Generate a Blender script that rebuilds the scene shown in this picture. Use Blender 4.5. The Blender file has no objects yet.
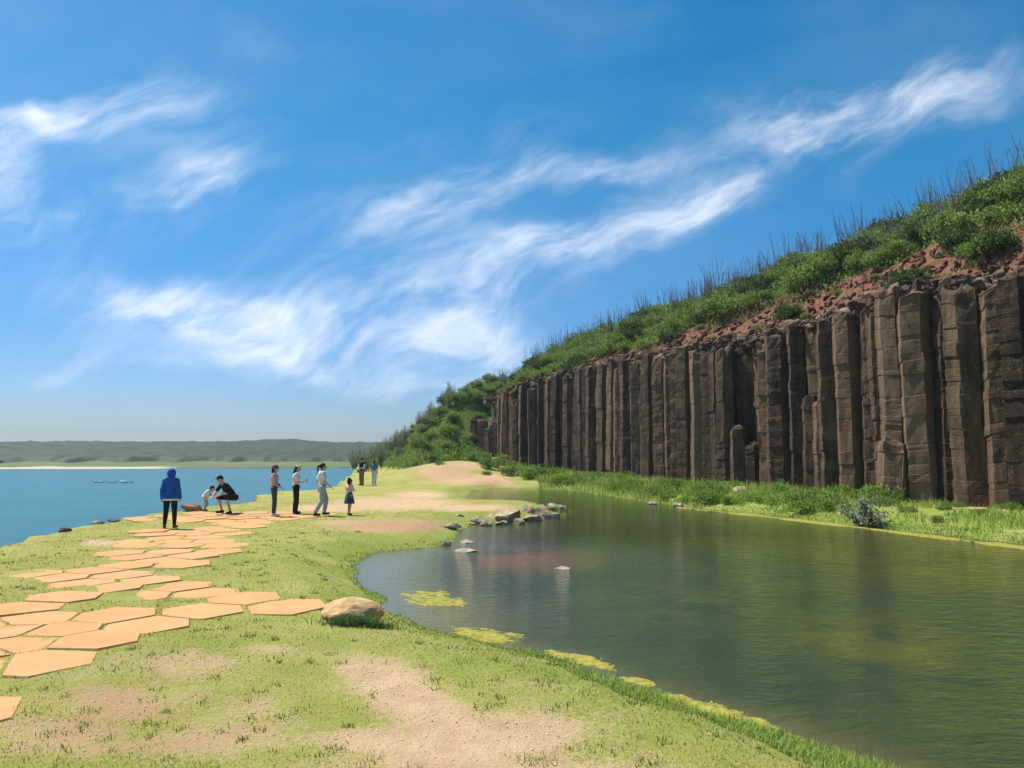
import bpy, math, random
import numpy as np
from mathutils import Vector, Matrix, Quaternion

random.seed(7)
RNG = np.random.default_rng(11)
SC = bpy.context.scene
COL = SC.collection
W_, H_, F_ = 1024, 768, 760.0
HORIZON = 450.0
CAM_Z = 2.1
PITCH = math.atan((HORIZON - H_ / 2) / F_)
POND_Z = -0.30
SEA_Z = -5.0

# ------------------------------------------------------------------ camera
cam_data = bpy.data.cameras.new('camera')
cam_data.sensor_width = 36.0
cam_data.lens = F_ / W_ * 36.0
cam_data.clip_start = 0.1
cam_data.clip_end = 20000
cam = bpy.data.objects.new('camera', cam_data)
COL.objects.link(cam)
cam.location = (0, 0, CAM_Z)
cam.rotation_euler = (math.pi / 2 + PITCH, 0, 0)
SC.camera = cam


def ray(px, py):
    a, b = (px - W_ / 2) / F_, -(py - H_ / 2) / F_
    c, s = math.cos(PITCH), math.sin(PITCH)
    return np.array([a, c - b * s, s + b * c])


def at(px, py, z=0.0):
    r = ray(px, py)
    k = (z - CAM_Z) / r[2]
    return r[0] * k, r[1] * k


def at_y(px, py, y):
    r = ray(px, py)
    k = y / r[1]
    return r[0] * k, y, CAM_Z + r[2] * k


def proj(x, y, z):
    """where a point of the place falls in the photograph (used while laying out ground wear)"""
    c, s = math.cos(PITCH), math.sin(PITCH)
    zz = z - CAM_Z
    dep = y * c + zz * s
    up = -y * s + zz * c
    dep = np.where(dep < 0.3, 0.3, dep)
    return W_ / 2 + F_ * x / dep, H_ / 2 - F_ * up / dep


# ------------------------------------------------------------------ noise
def _h(ix, iy, iz, seed):
    n = (ix.astype(np.int64) * 374761393 + iy.astype(np.int64) * 668265263 + iz.astype(np.int64) * 2147483647 + seed * 1274126177) & 0xFFFFFFFF
    n = ((n ^ (n >> 13)) * 1274126177) & 0xFFFFFFFF
    n = ((n ^ (n >> 16)) * 2246822519) & 0xFFFFFFFF
    return ((n ^ (n >> 15)) & 0xFFFFFF) / float(0xFFFFFF)


def vnoise(x, y, z=None, seed=0):
    x = np.asarray(x, float); y = np.asarray(y, float)
    z = np.zeros_like(x) if z is None else np.asarray(z, float)
    x, y, z = np.broadcast_arrays(x, y, z)
    ix, iy, iz = np.floor(x), np.floor(y), np.floor(z)
    fx, fy, fz = x - ix, y - iy, z - iz
    fx, fy, fz = [f * f * (3 - 2 * f) for f in (fx, fy, fz)]
    r = 0
    for dx in (0, 1):
        for dy in (0, 1):
            for dz in (0, 1):
                w = (fx if dx else 1 - fx) * (fy if dy else 1 - fy) * (fz if dz else 1 - fz)
                r = r + w * _h(ix + dx, iy + dy, iz + dz, seed)
    return r


def fbm(x, y, z=None, seed=0, oct=4):
    r, a, t, f = 0, .5, 0, 1.0
    for o in range(oct):
        r = r + a * vnoise(np.asarray(x) * f + 17.3 * o, np.asarray(y) * f + 9.1 * o, None if z is None else np.asarray(z) * f + 5.7 * o, seed + o)
        t += a; a *= .5; f *= 2.03
    return r / t


def sstep(a, b, x):
    t = np.clip((np.asarray(x, float) - a) / (b - a), 0, 1)
    return t * t * (3 - 2 * t)


def poly_sd(P, x, y):
    """signed distance to polygon P: negative inside"""
    x = np.asarray(x, float); y = np.asarray(y, float)
    d = np.full(x.shape, 1e9)
    ins = np.zeros(x.shape, bool)
    n = len(P)
    for i in range(n):
        x0, y0 = P[i]; x1, y1 = P[(i + 1) % n]
        ex, ey = x1 - x0, y1 - y0
        t = np.clip(((x - x0) * ex + (y - y0) * ey) / (ex * ex + ey * ey + 1e-12), 0, 1)
        d = np.minimum(d, (x - x0 - t * ex) ** 2 + (y - y0 - t * ey) ** 2)
        if y0 != y1:
            c = ((y0 > y) != (y1 > y)) & (x < ex * (y - y0) / ey + x0)
            ins ^= c
    d = np.sqrt(d)
    return np.where(ins, -d, d)


# ------------------------------------------------------------------ mesh helpers
def mesh_np(name, V, F, mats, attrs=None, smooth=False, mat_idx=None):
    """V (n,3); F list of arrays of equal-sided faces"""
    me = bpy.data.meshes.new(name)
    V = np.asarray(V, np.float32)
    me.vertices.add(len(V))
    me.vertices.foreach_set('co', V.ravel())
    if not isinstance(F, (list, tuple)):
        F = [F]
    F = [np.asarray(f, np.int32) for f in F if len(f)]
    loops = np.concatenate([f.ravel() for f in F])
    tot = np.concatenate([np.full(len(f), f.shape[1], np.int32) for f in F])
    start = np.concatenate([[0], np.cumsum(tot)[:-1]]).astype(np.int32)
    me.loops.add(len(loops))
    me.loops.foreach_set('vertex_index', loops)
    me.polygons.add(len(tot))
    me.polygons.foreach_set('loop_start', start)
    me.polygons.foreach_set('loop_total', tot)
    me.polygons.foreach_set('use_smooth', np.full(len(tot), bool(smooth)))
    if mat_idx is not None:
        me.polygons.foreach_set('material_index', np.asarray(mat_idx, np.int32))
    for m in (mats if isinstance(mats, (list, tuple)) else [mats]):
        me.materials.append(m)
    for k, v in (attrs or {}).items():
        v = np.asarray(v, np.float32)
        a = me.attributes.new(k, 'FLOAT', 'POINT')
        a.data.foreach_set('value', v)
    me.update(calc_edges=True)
    me.validate()
    return me


def link(name, me, parent=None, loc=(0, 0, 0), rotz=0, scale=None):
    o = bpy.data.objects.new(name, me)
    COL.objects.link(o)
    o.location = loc
    o.rotation_euler = (0, 0, rotz)
    if scale is not None:
        o.scale = (scale,) * 3 if np.isscalar(scale) else scale
    if parent is not None:
        o.parent = parent
    return o


def tag(o, label=None, cat=None, group=None, kind=None):
    if label: o['label'] = label
    if cat: o['category'] = cat
    if group: o['group'] = group
    if kind: o['kind'] = kind
    return o


def empty(name, loc, rotz=0):
    o = bpy.data.objects.new(name, None)
    COL.objects.link(o)
    o.location = loc
    o.rotation_euler = (0, 0, rotz)
    o.empty_display_size = .2
    return o


class Geo:
    def __init__(self):
        self.V, self.F3, self.F4, self.n = [], [], [], 0
        self.A = []

    def add(self, V, F, a=0.0):
        V = np.asarray(V, float); F = np.asarray(F, int)
        self.V.append(V)
        (self.F3 if F.shape[1] == 3 else self.F4).append(F + self.n)
        self.A.append(np.full(len(V), a) if np.isscalar(a) else np.asarray(a))
        self.n += len(V)

    def mesh(self, name, mats, smooth=True, attr='tint'):
        F = []
        if self.F3: F.append(np.concatenate(self.F3))
        if self.F4: F.append(np.concatenate(self.F4))
        return mesh_np(name, np.concatenate(self.V), F, mats, {attr: np.concatenate(self.A)}, smooth)


def frame(d):
    d = np.asarray(d, float); d = d / (np.linalg.norm(d) + 1e-12)
    u = np.cross(d, [0, 0, 1.0] if abs(d[2]) < .95 else [1.0, 0, 0]); u /= np.linalg.norm(u)
    return d, u, np.cross(d, u)


def tube(g, pts, rad, n=5, a=0.0):
    pts = np.asarray(pts, float)
    V = []
    for i, p in enumerate(pts):
        d = pts[min(i + 1, len(pts) - 1)] - pts[max(i - 1, 0)]
        _, u, w = frame(d)
        for k in range(n):
            t = 2 * math.pi * k / n
            V.append(p + (u * math.cos(t) + w * math.sin(t)) * rad[i])
    F = []
    for i in range(len(pts) - 1):
        for k in range(n):
            F.append((i * n + k, i * n + (k + 1) % n, (i + 1) * n + (k + 1) % n, (i + 1) * n + k))
    g.add(V, F, a)


def icosphere(sub):
    t = (1 + 5 ** .5) / 2
    V = [(-1, t, 0), (1, t, 0), (-1, -t, 0), (1, -t, 0), (0, -1, t), (0, 1, t), (0, -1, -t), (0, 1, -t), (t, 0, -1), (t, 0, 1), (-t, 0, -1), (-t, 0, 1)]
    V = [np.array(v) / np.linalg.norm(v) for v in V]
    F = [(0, 11, 5), (0, 5, 1), (0, 1, 7), (0, 7, 10), (0, 10, 11), (1, 5, 9), (5, 11, 4), (11, 10, 2), (10, 7, 6), (7, 1, 8), (3, 9, 4), (3, 4, 2), (3, 2, 6), (3, 6, 8), (3, 8, 9), (4, 9, 5), (2, 4, 11), (6, 2, 10), (8, 6, 7), (9, 8, 1)]
    for _ in range(sub):
        c, G = {}, []
        def mid(a, b):
            k = (min(a, b), max(a, b))
            if k not in c:
                m = V[a] + V[b]; V.append(m / np.linalg.norm(m)); c[k] = len(V) - 1
            return c[k]
        for a, b, d in F:
            ab, bd, da = mid(a, b), mid(b, d), mid(d, a)
            G += [(a, ab, da), (b, bd, ab), (d, da, bd), (ab, bd, da)]
        F = G
    return np.array(V), np.array(F)


ICO = {s: icosphere(s) for s in (0, 1, 2, 3)}


def rock_geo(seed, size, sub=2, facets=9, rough=.12):
    """angular rock: a ball cut by planes and roughened"""
    r = np.random.default_rng(seed)
    V, F = ICO[sub]
    V = V.copy()
    for _ in range(facets):
        n = r.normal(size=3); n /= np.linalg.norm(n)
        d = r.uniform(.5, .85)
        k = V @ n
        V = V - np.outer(np.clip(k - d, 0, None), n)
    nz = fbm(V[:, 0] * 2.2 + seed, V[:, 1] * 2.2, V[:, 2] * 2.2, seed=seed, oct=3) - .5
    V = V * (1 + rough * 2 * nz)[:, None]
    return V * np.asarray(size), F


# ------------------------------------------------------------------ node helpers
class NT:
    def __init__(self, tree):
        self.t = tree; self.N = tree.nodes; self.L = tree.links

    def new(self, ty, **kw):
        n = self.N.new(ty)
        for k, v in kw.items():
            setattr(n, k, v)
        return n

    def put(self, sock, v):
        if isinstance(v, bpy.types.NodeSocket):
            self.L.new(v, sock)
        elif v is not None:
            sock.default_value = v

    def math(self, op, a, b=None, c=None, clamp=False):
        n = self.new('ShaderNodeMath', operation=op, use_clamp=clamp)
        for i, v in enumerate((a, b, c)):
            if v is not None: self.put(n.inputs[i], v)
        return n.outputs[0]

    def vmath(self, op, a, b=None):
        n = self.new('ShaderNodeVectorMath', operation=op)
        self.put(n.inputs[0], a)
        if b is not None: self.put(n.inputs[1], b)
        return n.outputs[0]

    def noise(self, vec, scale, detail=4, rough=.55, dist=0.0, out=0):
        n = self.new('ShaderNodeTexNoise')
        if vec is not None: self.put(n.inputs['Vector'], vec)
        n.inputs['Scale'].default_value = scale
        n.inputs['Detail'].default_value = detail
        n.inputs['Roughness'].default_value = rough
        n.inputs['Distortion'].default_value = dist
        return n.outputs[out]

    def step(self, v, a, b):
        n = self.new('ShaderNodeMapRange', interpolation_type='SMOOTHSTEP')
        self.put(n.inputs['Value'], v)
        n.inputs['From Min'].default_value = a
        n.inputs['From Max'].default_value = b
        return n.outputs[0]

    def mix(self, f, a, b, mode='MIX'):
        n = self.new('ShaderNodeMix', data_type='RGBA', blend_type=mode)
        self.put(n.inputs[0], f)
        for s, v in ((n.inputs[6], a), (n.inputs[7], b)):
            if isinstance(v, (tuple, list)): v = tuple(v) + (1,) if len(v) == 3 else v
            self.put(s, v)
        return n.outputs[2]

    def attr(self, name, out=2):
        n = self.new('ShaderNodeAttribute', attribute_name=name)
        return n.outputs[out]

    def objcoord(self):
        return self.new('ShaderNodeTexCoord').outputs['Object']

    def position(self):
        return self.new('ShaderNodeNewGeometry').outputs['Position']

    def scale(self, v, s):
        n = self.new('ShaderNodeMapping'); self.put(n.inputs['Vector'], v)
        n.inputs['Scale'].default_value = s
        return n.outputs[0]

    def bump(self, h, strength=.5, dist=.05, normal=None):
        n = self.new('ShaderNodeBump')
        n.inputs['Strength'].default_value = strength
        n.inputs['Distance'].default_value = dist
        self.put(n.inputs['Height'], h)
        if normal is not None: self.put(n.inputs['Normal'], normal)
        return n.outputs[0]


def material(name):
    m = bpy.data.materials.new(name)
    m.use_nodes = True
    nt = NT(m.node_tree)
    b = m.node_tree.nodes['Principled BSDF']
    b.inputs['Roughness'].default_value = .85
    b.inputs['Specular IOR Level'].default_value = .25
    return m, nt, b


def mottled(name, c0, c1, scale=6, rough=.85, bump=.3, bdist=.01, lo=.35, hi=.65, spec=.25):
    m, nt, b = material(name)
    p = nt.objcoord()
    n = nt.noise(p, scale, 6, .6)
    nt.put(b.inputs['Base Color'], nt.mix(nt.step(n, lo, hi), c0, c1))
    b.inputs['Roughness'].default_value = rough
    b.inputs['Specular IOR Level'].default_value = spec
    if bump:
        nt.put(b.inputs['Normal'], nt.bump(nt.noise(p, scale * 3, 6, .6), bump, bdist))
    return m


def leaf_mat(name, cols, trans=.35, up=0.0):
    """leaf: colour picked by the leaf's own random tint, plus a little object-level variation"""
    m, nt, b = material(name)
    t = nt.attr('tint')
    oi = nt.new('ShaderNodeObjectInfo').outputs['Random']
    t2 = nt.math('ADD', nt.math('MULTIPLY', t, .8), nt.math('MULTIPLY', oi, .2))
    cr = nt.new('ShaderNodeValToRGB')
    e = cr.color_ramp.elements
    for i, c in enumerate(cols):
        pos = i / (len(cols) - 1)
        if i == 0: e[0].position = 0; e[0].color = (*c, 1)
        elif i == len(cols) - 1: e[1 if len(cols) == 2 else len(e) - 1].position = 1; e[len(e) - 1].color = (*c, 1)
        else:
            k = e.new(pos); k.color = (*c, 1)
    nt.put(cr.inputs[0], t2)
    nt.put(b.inputs['Base Color'], cr.outputs[0])
    b.inputs['Roughness'].default_value = .7
    nrm = None
    if up:
        gn = nt.new('ShaderNodeNewGeometry').outputs['Normal']
        sc = nt.new('ShaderNodeVectorMath', operation='SCALE'); nt.L.new(gn, sc.inputs[0]); sc.inputs['Scale'].default_value = 1 - up
        nrm = nt.vmath('NORMALIZE', nt.vmath('ADD', sc.outputs[0], (0, 0, up)))
        nt.put(b.inputs['Normal'], nrm)
    tr = nt.new('ShaderNodeBsdfTranslucent')
    nt.put(tr.inputs[0], cr.outputs[0])
    mx = nt.new('ShaderNodeMixShader'); mx.inputs[0].default_value = trans
    out = m.node_tree.nodes['Material Output']
    nt.L.new(b.outputs[0], mx.inputs[1]); nt.L.new(tr.outputs[0], mx.inputs[2]); nt.L.new(mx.outputs[0], out.inputs[0])
    return m


# ------------------------------------------------------------------ layout of the place
SUN_AZ, SUN_EL = 151.0, 61.0        # mathematical azimuth from +X, degrees
sun_dir = Vector((math.cos(math.radians(SUN_AZ)) * math.cos(math.radians(SUN_EL)), math.sin(math.radians(SUN_AZ)) * math.cos(math.radians(SUN_EL)), math.sin(math.radians(SUN_EL))))

# pond outline (water level)
pond_px = [(885, 768), (845, 752), (800, 735), (745, 716), (700, 703), (655, 690), (618, 680), (570, 659), (512, 646), (455, 634), (418, 620), (390, 602), (368, 580), (364, 566), (372, 556),
           (400, 550), (440, 548), (458, 541), (466, 530), (480, 524), (520, 521), (560, 516), (569, 512), (552, 507), (510, 505), (478, 504), (468, 498), (474, 491), (500, 488), (540, 489), (570, 491), (600, 495), (640, 501),
           (690, 508), (760, 515), (830, 523), (900, 531), (960, 538), (1024, 545)]
POND = [at(px, py, POND_Z) for px, py in pond_px]
POND += [(16.5, 13.0), (17.0, 6.0), (13, 1.0), (7.5, 1.0), (4.6, 3.6)]
# coast: land polygon
coast_px = [(0, 541), (60, 529), (130, 514), (165, 508), (200, 504), (236, 500.5), (252, 500), (267, 493), (287, 488.5), (315, 486), (333, 484)]
COAST = [(60, -60), (-15, -60), (-14.5, -10), (-13.5, 5)] + [at(px, py, -.05) for px, py in coast_px] + [(-12.2, 54), (-14.3, 66), (-15.8, 80), (-15, 100), (0, 150), (60, 200), (160, 200), (160, -60)]

P0 = np.array([17.0, 25.0]); P1 = np.array([-2.2, 70.0])
CL = np.linalg.norm(P1 - P0); CD = (P1 - P0) / CL; CN = np.array([-CD[1], CD[0]]) * -1.0   # CN points into the hill


def cliff_as(x, y):
    rx, ry = np.asarray(x) - P0[0], np.asarray(y) - P0[1]
    return rx * CD[0] + ry * CD[1], rx * CN[0] + ry * CN[1] + .0


def cliff_pt(a, s):
    return P0[0] + CD[0] * a + CN[0] * s, P0[1] + CD[1] * a + CN[1] * s


def ztop(a):
    return np.interp(a, [-20, 0, 3, 5.5, 8, 12.7, 20, 28, 36, 42, 46, 49, 53], [8.0, 7.5, 7.9, 8.0, 7.6, 7.4, 7.5, 7.6, 7.4, 7.2, 6.9, 6.2, 4.6])


def hill_profile(a, s):
    zt = ztop(a)
    wob = (fbm(a * .35, s * .1, seed=3) - .5) * 1.2
    r = zt + .1 + np.interp(s, [1, 3, 5, 8, 12, 20, 60], [.1, 2.1, 3.7, 5.2, 6.2, 6.9, 7.3]) * np.interp(a, [0, 8, 18, 30, 44, 52], [1.14, 1.05, .97, .86, .86, .95]) + wob * sstep(2, 5, s)
    cl = np.where(s < .9, -30.0, r)
    hm = np.interp(a, [44, 52, 58, 64, 70, 76, 84], [12.6, 12.2, 10.8, 8.0, 4.6, 1.6, -1.5])
    q = sstep(-10.0, 5.5, s + (fbm(a * .16, s * .16, seed=5, oct=2) - .5) * 1.6)
    so = np.where(q > 0, hm * q - (1 - sstep(0, .06, q)) * 9, -30.0)
    so = np.where(a > 84, -30.0, so)
    so = np.where(so > -2, so * sstep(46.5, 58.5, a - .5 * s), so)
    w = sstep(50.0, 55.0, a)
    out = np.where(w <= 0, cl, np.where(s < .9, so, cl * (1 - w) + np.maximum(so, -1) * w))
    return np.where((a > 84) | ((w <= 0) & (s < .9)), -30.0, out)


def ground_z(x, y, dp=None):
    x = np.asarray(x, float); y = np.asarray(y, float)
    a, s = cliff_as(x, y)
    if dp is None: dp = poly_sd(POND, x, y)
    dc = -poly_sd(COAST, x, y)
    z = (fbm(x * .25, y * .25, seed=1) - .5) * .12 + (fbm(x * 1.3, y * 1.3, seed=2) - .5) * .035
    z = z - .22 * np.exp(-((x + 9) / 5) ** 2 - ((y - 47) / 6) ** 2)
    z = z + 1.25 * np.exp(-((x + 4.2) / 5.0) ** 2 - ((y - 58) / 6.0) ** 2)
    # bank below the cliff
    z = z + .18 * sstep(-9, 0, s) * sstep(0, 5, dp) * (1 - sstep(40, 52, a))
    # pond basin
    pw = dp + (fbm(x * 1.1, y * 1.1, seed=8) - .5) * .5
    bank = sstep(-.1, 1.5, pw)
    z = z * bank + (POND_Z - .02) * (1 - bank) + np.where(pw < .1, np.maximum(-.9, (pw - .1) * .45), 0)
    # sea cliff edge
    e = dc + (fbm(x * .45, y * .45, seed=9) - .5) * 2.2 - .3
    drop = np.where(e < .0, np.maximum(-9.0, e * 1.7 + (fbm(x * .9, y * .9, seed=12) - .5) * np.clip(-e, 0, 1.4)), 0)
    z = z + drop - .12 * (1 - sstep(0, 2.0, e))
    hp = hill_profile(a, s)
    return np.where(hp > z, hp, z)


def gz(x, y):
    return float(ground_z(np.array([x]), np.array([y]))[0])

# ------------------------------------------------------------------ materials of the setting
def ground_material():
    m, nt, b = material('turf and soil')
    p = nt.position()
    big = nt.noise(p, .45, 4, .6)
    mid = nt.noise(p, 2.6, 6, .65)
    fine = nt.noise(p, 17, 6, .7)
    grit = nt.noise(p, 70, 3, .6)
    grass = nt.mix(nt.step(nt.math('ADD', nt.math('MULTIPLY', big, .7), nt.math('MULTIPLY', mid, .3)), .38, .62), (.37, .335, .09), (.255, .27, .055))
    grass = nt.mix(nt.math('MULTIPLY', nt.attr('lush'), .85), grass, (.19, .275, .035))
    grass = nt.mix(nt.math('MULTIPLY', nt.step(nt.math('ADD', nt.math('MULTIPLY', fine, .5), nt.math('MULTIPLY', nt.noise(p, 1.1, 5, .65), .5)), .44, .66), .6), grass, (.46, .375, .19))
    soil = nt.mix(nt.step(mid, .35, .65), (.58, .41, .235), (.47, .32, .18))
    soil = nt.mix(nt.math('MULTIPLY', nt.step(grit, .55, .72), .5), soil, (.66, .54, .40))
    soil = nt.mix(nt.math('MULTIPLY', nt.step(nt.noise(p, 42, 3, .6), .6, .74), .6), soil, (.23, .15, .085))
    soil = nt.mix(nt.attr('ruddy'), soil, (.40, .225, .12))
    wear = nt.math('ADD', nt.attr('dirt'), nt.math('ADD', nt.math('MULTIPLY', nt.math('SUBTRACT', mid, .5), 1.3), nt.math('MULTIPLY', nt.math('SUBTRACT', fine, .5), 1.1)))
    col = nt.mix(nt.step(wear, .28, .82), grass, soil)
    red = nt.mix(nt.step(nt.noise(p, 5, 6, .7), .35, .65), (.145, .058, .033), (.23, .125, .072))
    col = nt.mix(nt.attr('red'), col, red)
    scrub = nt.mix(nt.step(nt.noise(p, 3, 6, .7), .35, .65), (.06, .10, .02), (.11, .15, .035))
    col = nt.mix(nt.attr('scrub'), col, scrub)
    mud = nt.mix(nt.step(mid, .4, .6), (.10, .075, .04), (.16, .12, .06))
    col = nt.mix(nt.attr('wet'), col, mud)
    rock = nt.mix(nt.step(nt.noise(p, 4, 8, .7), .4, .6), (.06, .05, .042), (.17, .14, .11))
    col = nt.mix(nt.attr('rock'), col, rock)
    nt.put(b.inputs['Base Color'], col)
    b.inputs['Roughness'].default_value = .95
    b.inputs['Specular IOR Level'].default_value = .1
    h = nt.math('ADD', nt.math('MULTIPLY', fine, 1.0), nt.math('MULTIPLY', grit, .35))
    nt.put(b.inputs['Normal'], nt.bump(h, .9, .04))
    return m


def pond_material():
    m, nt, b = material('pond water')
    p = nt.position()
    murk = nt.mix(nt.step(nt.noise(p, .16, 4, .6), .42, .62), (.026, .040, .016), (.042, .052, .016))
    weed = nt.math('MULTIPLY', nt.attr('weed'), nt.step(nt.noise(p, .8, 6, .7, .6), .36, .62))
    col = nt.mix(nt.math('MULTIPLY', weed, .9), murk, (.090, .088, .012))
    col = nt.mix(nt.math('MULTIPLY', nt.attr('silt'), nt.step(nt.noise(p, 1.3, 5, .7), .3, .55)), col, (.15, .075, .028))
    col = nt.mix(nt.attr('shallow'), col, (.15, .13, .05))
    nt.put(b.inputs['Base Color'], col)
    b.inputs['Roughness'].default_value = .05
    b.inputs['IOR'].default_value = 1.40
    b.inputs['Specular IOR Level'].default_value = .5
    n1 = nt.noise(nt.scale(p, (1.0, 1.7, 1)), 2.6, 3, .55, .4)
    n2 = nt.noise(nt.scale(p, (1.0, 2.2, 1)), 7.0, 4, .65, .3)
    h = nt.math('ADD', nt.math('MULTIPLY', n1, .75), nt.math('MULTIPLY', n2, .3))
    gust = nt.math('ADD', nt.math('MULTIPLY', nt.attr('gust'), .85), .15)
    h = nt.math('MULTIPLY', h, gust)
    nt.put(b.inputs['Normal'], nt.bump(h, .75, .10))
    return m


def sea_material():
    m, nt, b = material('sea water')
    p = nt.position()
    n = nt.noise(nt.scale(p, (1, 2.2, 1)), .035, 5, .6)
    b.inputs['Specular Tint'].default_value = (.8, .95, 1, 1)
    nt.put(b.inputs['Base Color'], nt.mix(nt.step(n, .4, .6), (.008, .125, .165), (.012, .15, .195)))
    b.inputs['Roughness'].default_value = .2
    b.inputs['IOR'].default_value = 1.33
    b.inputs['Specular IOR Level'].default_value = .16
    w = nt.math('ADD', nt.noise(nt.scale(p, (1, 1.6, 1)), .5, 4, .6, .3), nt.math('MULTIPLY', nt.noise(p, 2.4, 4, .6), .4))
    nt.put(b.inputs['Normal'], nt.bump(w, .9, .7))
    return m


MAT_GROUND = ground_material()


# ------------------------------------------------------------------ ground
def ell(px, py, cx, cy, rx, ry, rot=0.0):
    c, s = math.cos(math.radians(rot)), math.sin(math.radians(rot))
    u = ((px - cx) * c - (py - cy) * s) / rx
    v = ((px - cx) * s + (py - cy) * c) / ry
    return np.clip(1.25 - np.sqrt(u * u + v * v) * .9, 0, 1)


def wear_masks(x, y, z):
    px, py = proj(x, y, z)
    front = (np.asarray(y) > 2.5) & (np.asarray(y) < 75)
    d = np.zeros(np.shape(x))
    for e in [(470, 742, 165, 40, 6), (400, 690, 74, 34, -24), (430, 712, 70, 30, -20), (365, 672, 40, 12, -10), (520, 790, 220, 44, 0), (375, 742, 80, 18, 0), 
              (470, 508, 60, 4.5, 0), (395, 504, 85, 9, 0), (330, 508, 60, 5, 0), (400, 526, 80, 8.5, 0), (345, 523, 40, 3.5, 0), (445, 474, 34, 11, -8), (480, 481, 60, 6, 0),
              (98, 543, 22, 4.5, 0), (500, 476, 45, 5, 4), (535, 482, 30, 4, 0), (470, 466, 30, 5, 0), (420, 495, 40, 5, 0), (520, 484, 40, 5, 0)]:
        d = np.maximum(d, ell(px, py, *e))
    for e in [(185, 665, 90, 20, 0), (270, 650, 40, 8, 0), (255, 710, 60, 18, 0), (120, 705, 120, 36, 0), (60, 735, 150, 34, 0), (215, 740, 130, 28, 0)]:
        d = np.maximum(d, .66 * ell(px, py, *e))
    d = np.where(front, d, .25)
    ru = np.where(front, np.maximum.reduce([ell(px, py, 395, 526, 80, 10), .8 * ell(px, py, 120, 715, 130, 55), .7 * ell(px, py, 450, 472, 40, 12), .6 * ell(px, py, 500, 483, 60, 6)]), 0)
    return d, ru


def axis(segs):
    out = [segs[0][0]]
    for a, b, st in segs:
        n = max(1, int(round((b - a) / st)))
        out += list(a + (b - a) * (np.arange(1, n + 1) / n))
    return np.array(out)


def build_ground():
    X = axis([(-60, -16, 4), (-16, 12, .16), (12, 28, .3), (28, 60, 1.6), (60, 160, 10)])
    Y = axis([(-60, 0, 6), (0, 4, .5), (4, 30, .15), (30, 60, .25), (60, 90, .6), (90, 200, 8)])
    gx, gy = np.meshgrid(X, Y)
    x, y = gx.ravel(), gy.ravel()
    dp = poly_sd(POND, x, y)
    z = ground_z(x, y, dp)
    dc = -poly_sd(COAST, x, y)
    a, s = cliff_as(x, y)
    dirt, ru = wear_masks(x, y, z)
    ny, nx = len(Y), len(X)
    # bare rock on the drop to the sea
    zz = z.reshape(ny, nx)
    slope = np.hypot(np.gradient(zz, Y, axis=0), np.gradient(zz, X, axis=1)).ravel()
    rock = np.clip(sstep(.6, 1.1, slope) * (dc < 2.0) * (s < -6) * (z < -.3), 0, 1)
    rock = np.maximum(rock, ((s > .2) & (s <= 1.35) & (a < 51)).astype(float))
    onhill = (z > .55) & ((s > .5) | ((a > 48) & (s > -10)))
    red = ((s > 1.35) & (s < 3.1 + .9 * (a < 20)) & (a < 50)).astype(float) * (1 - sstep(40, 50, a))
    scrub = np.where(onhill, np.where(a < 48, sstep(2.6, 3.4, s), sstep(.5, 1.2, z)), 0) * (1 - red * .0)
    scrub = np.maximum(scrub * (1 - red), 0)
    lush = np.exp(-np.clip(dp, 0, 9) / (.8 + 2.2 * fbm(x * .5, y * .5, seed=74))) + .8 * sstep(-7, -4, s) * (s < 1)
    lush = np.clip(lush, 0, 1)
    dirt = dirt * np.where(s > -6, 0.55, 1) * (1 - .8 * np.exp(-np.clip(dp, 0, 9) / .5))
    base_soil = ((s > -1.6) & (s < .8) & (a < 46)).astype(float) * (.35 + .65 * (a < 2.5))
    dirt = np.maximum(dirt, base_soil * .9)
    wet = (1 - sstep(-.05, .22, dp + (fbm(x * 2, y * 2, seed=8) - .5) * .3))
    i = np.arange(ny * nx).reshape(ny, nx)
    F = np.stack([i[:-1, :-1].ravel(), i[:-1, 1:].ravel(), i[1:, 1:].ravel(), i[1:, :-1].ravel()], 1)
    me = mesh_np('ground', np.stack([x, y, z], 1), F, MAT_GROUND, dict(dirt=dirt, ruddy=ru * .8, red=red, scrub=scrub, lush=lush, wet=wet, rock=rock), True)
    tag(link('ground', me), kind='structure')


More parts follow.
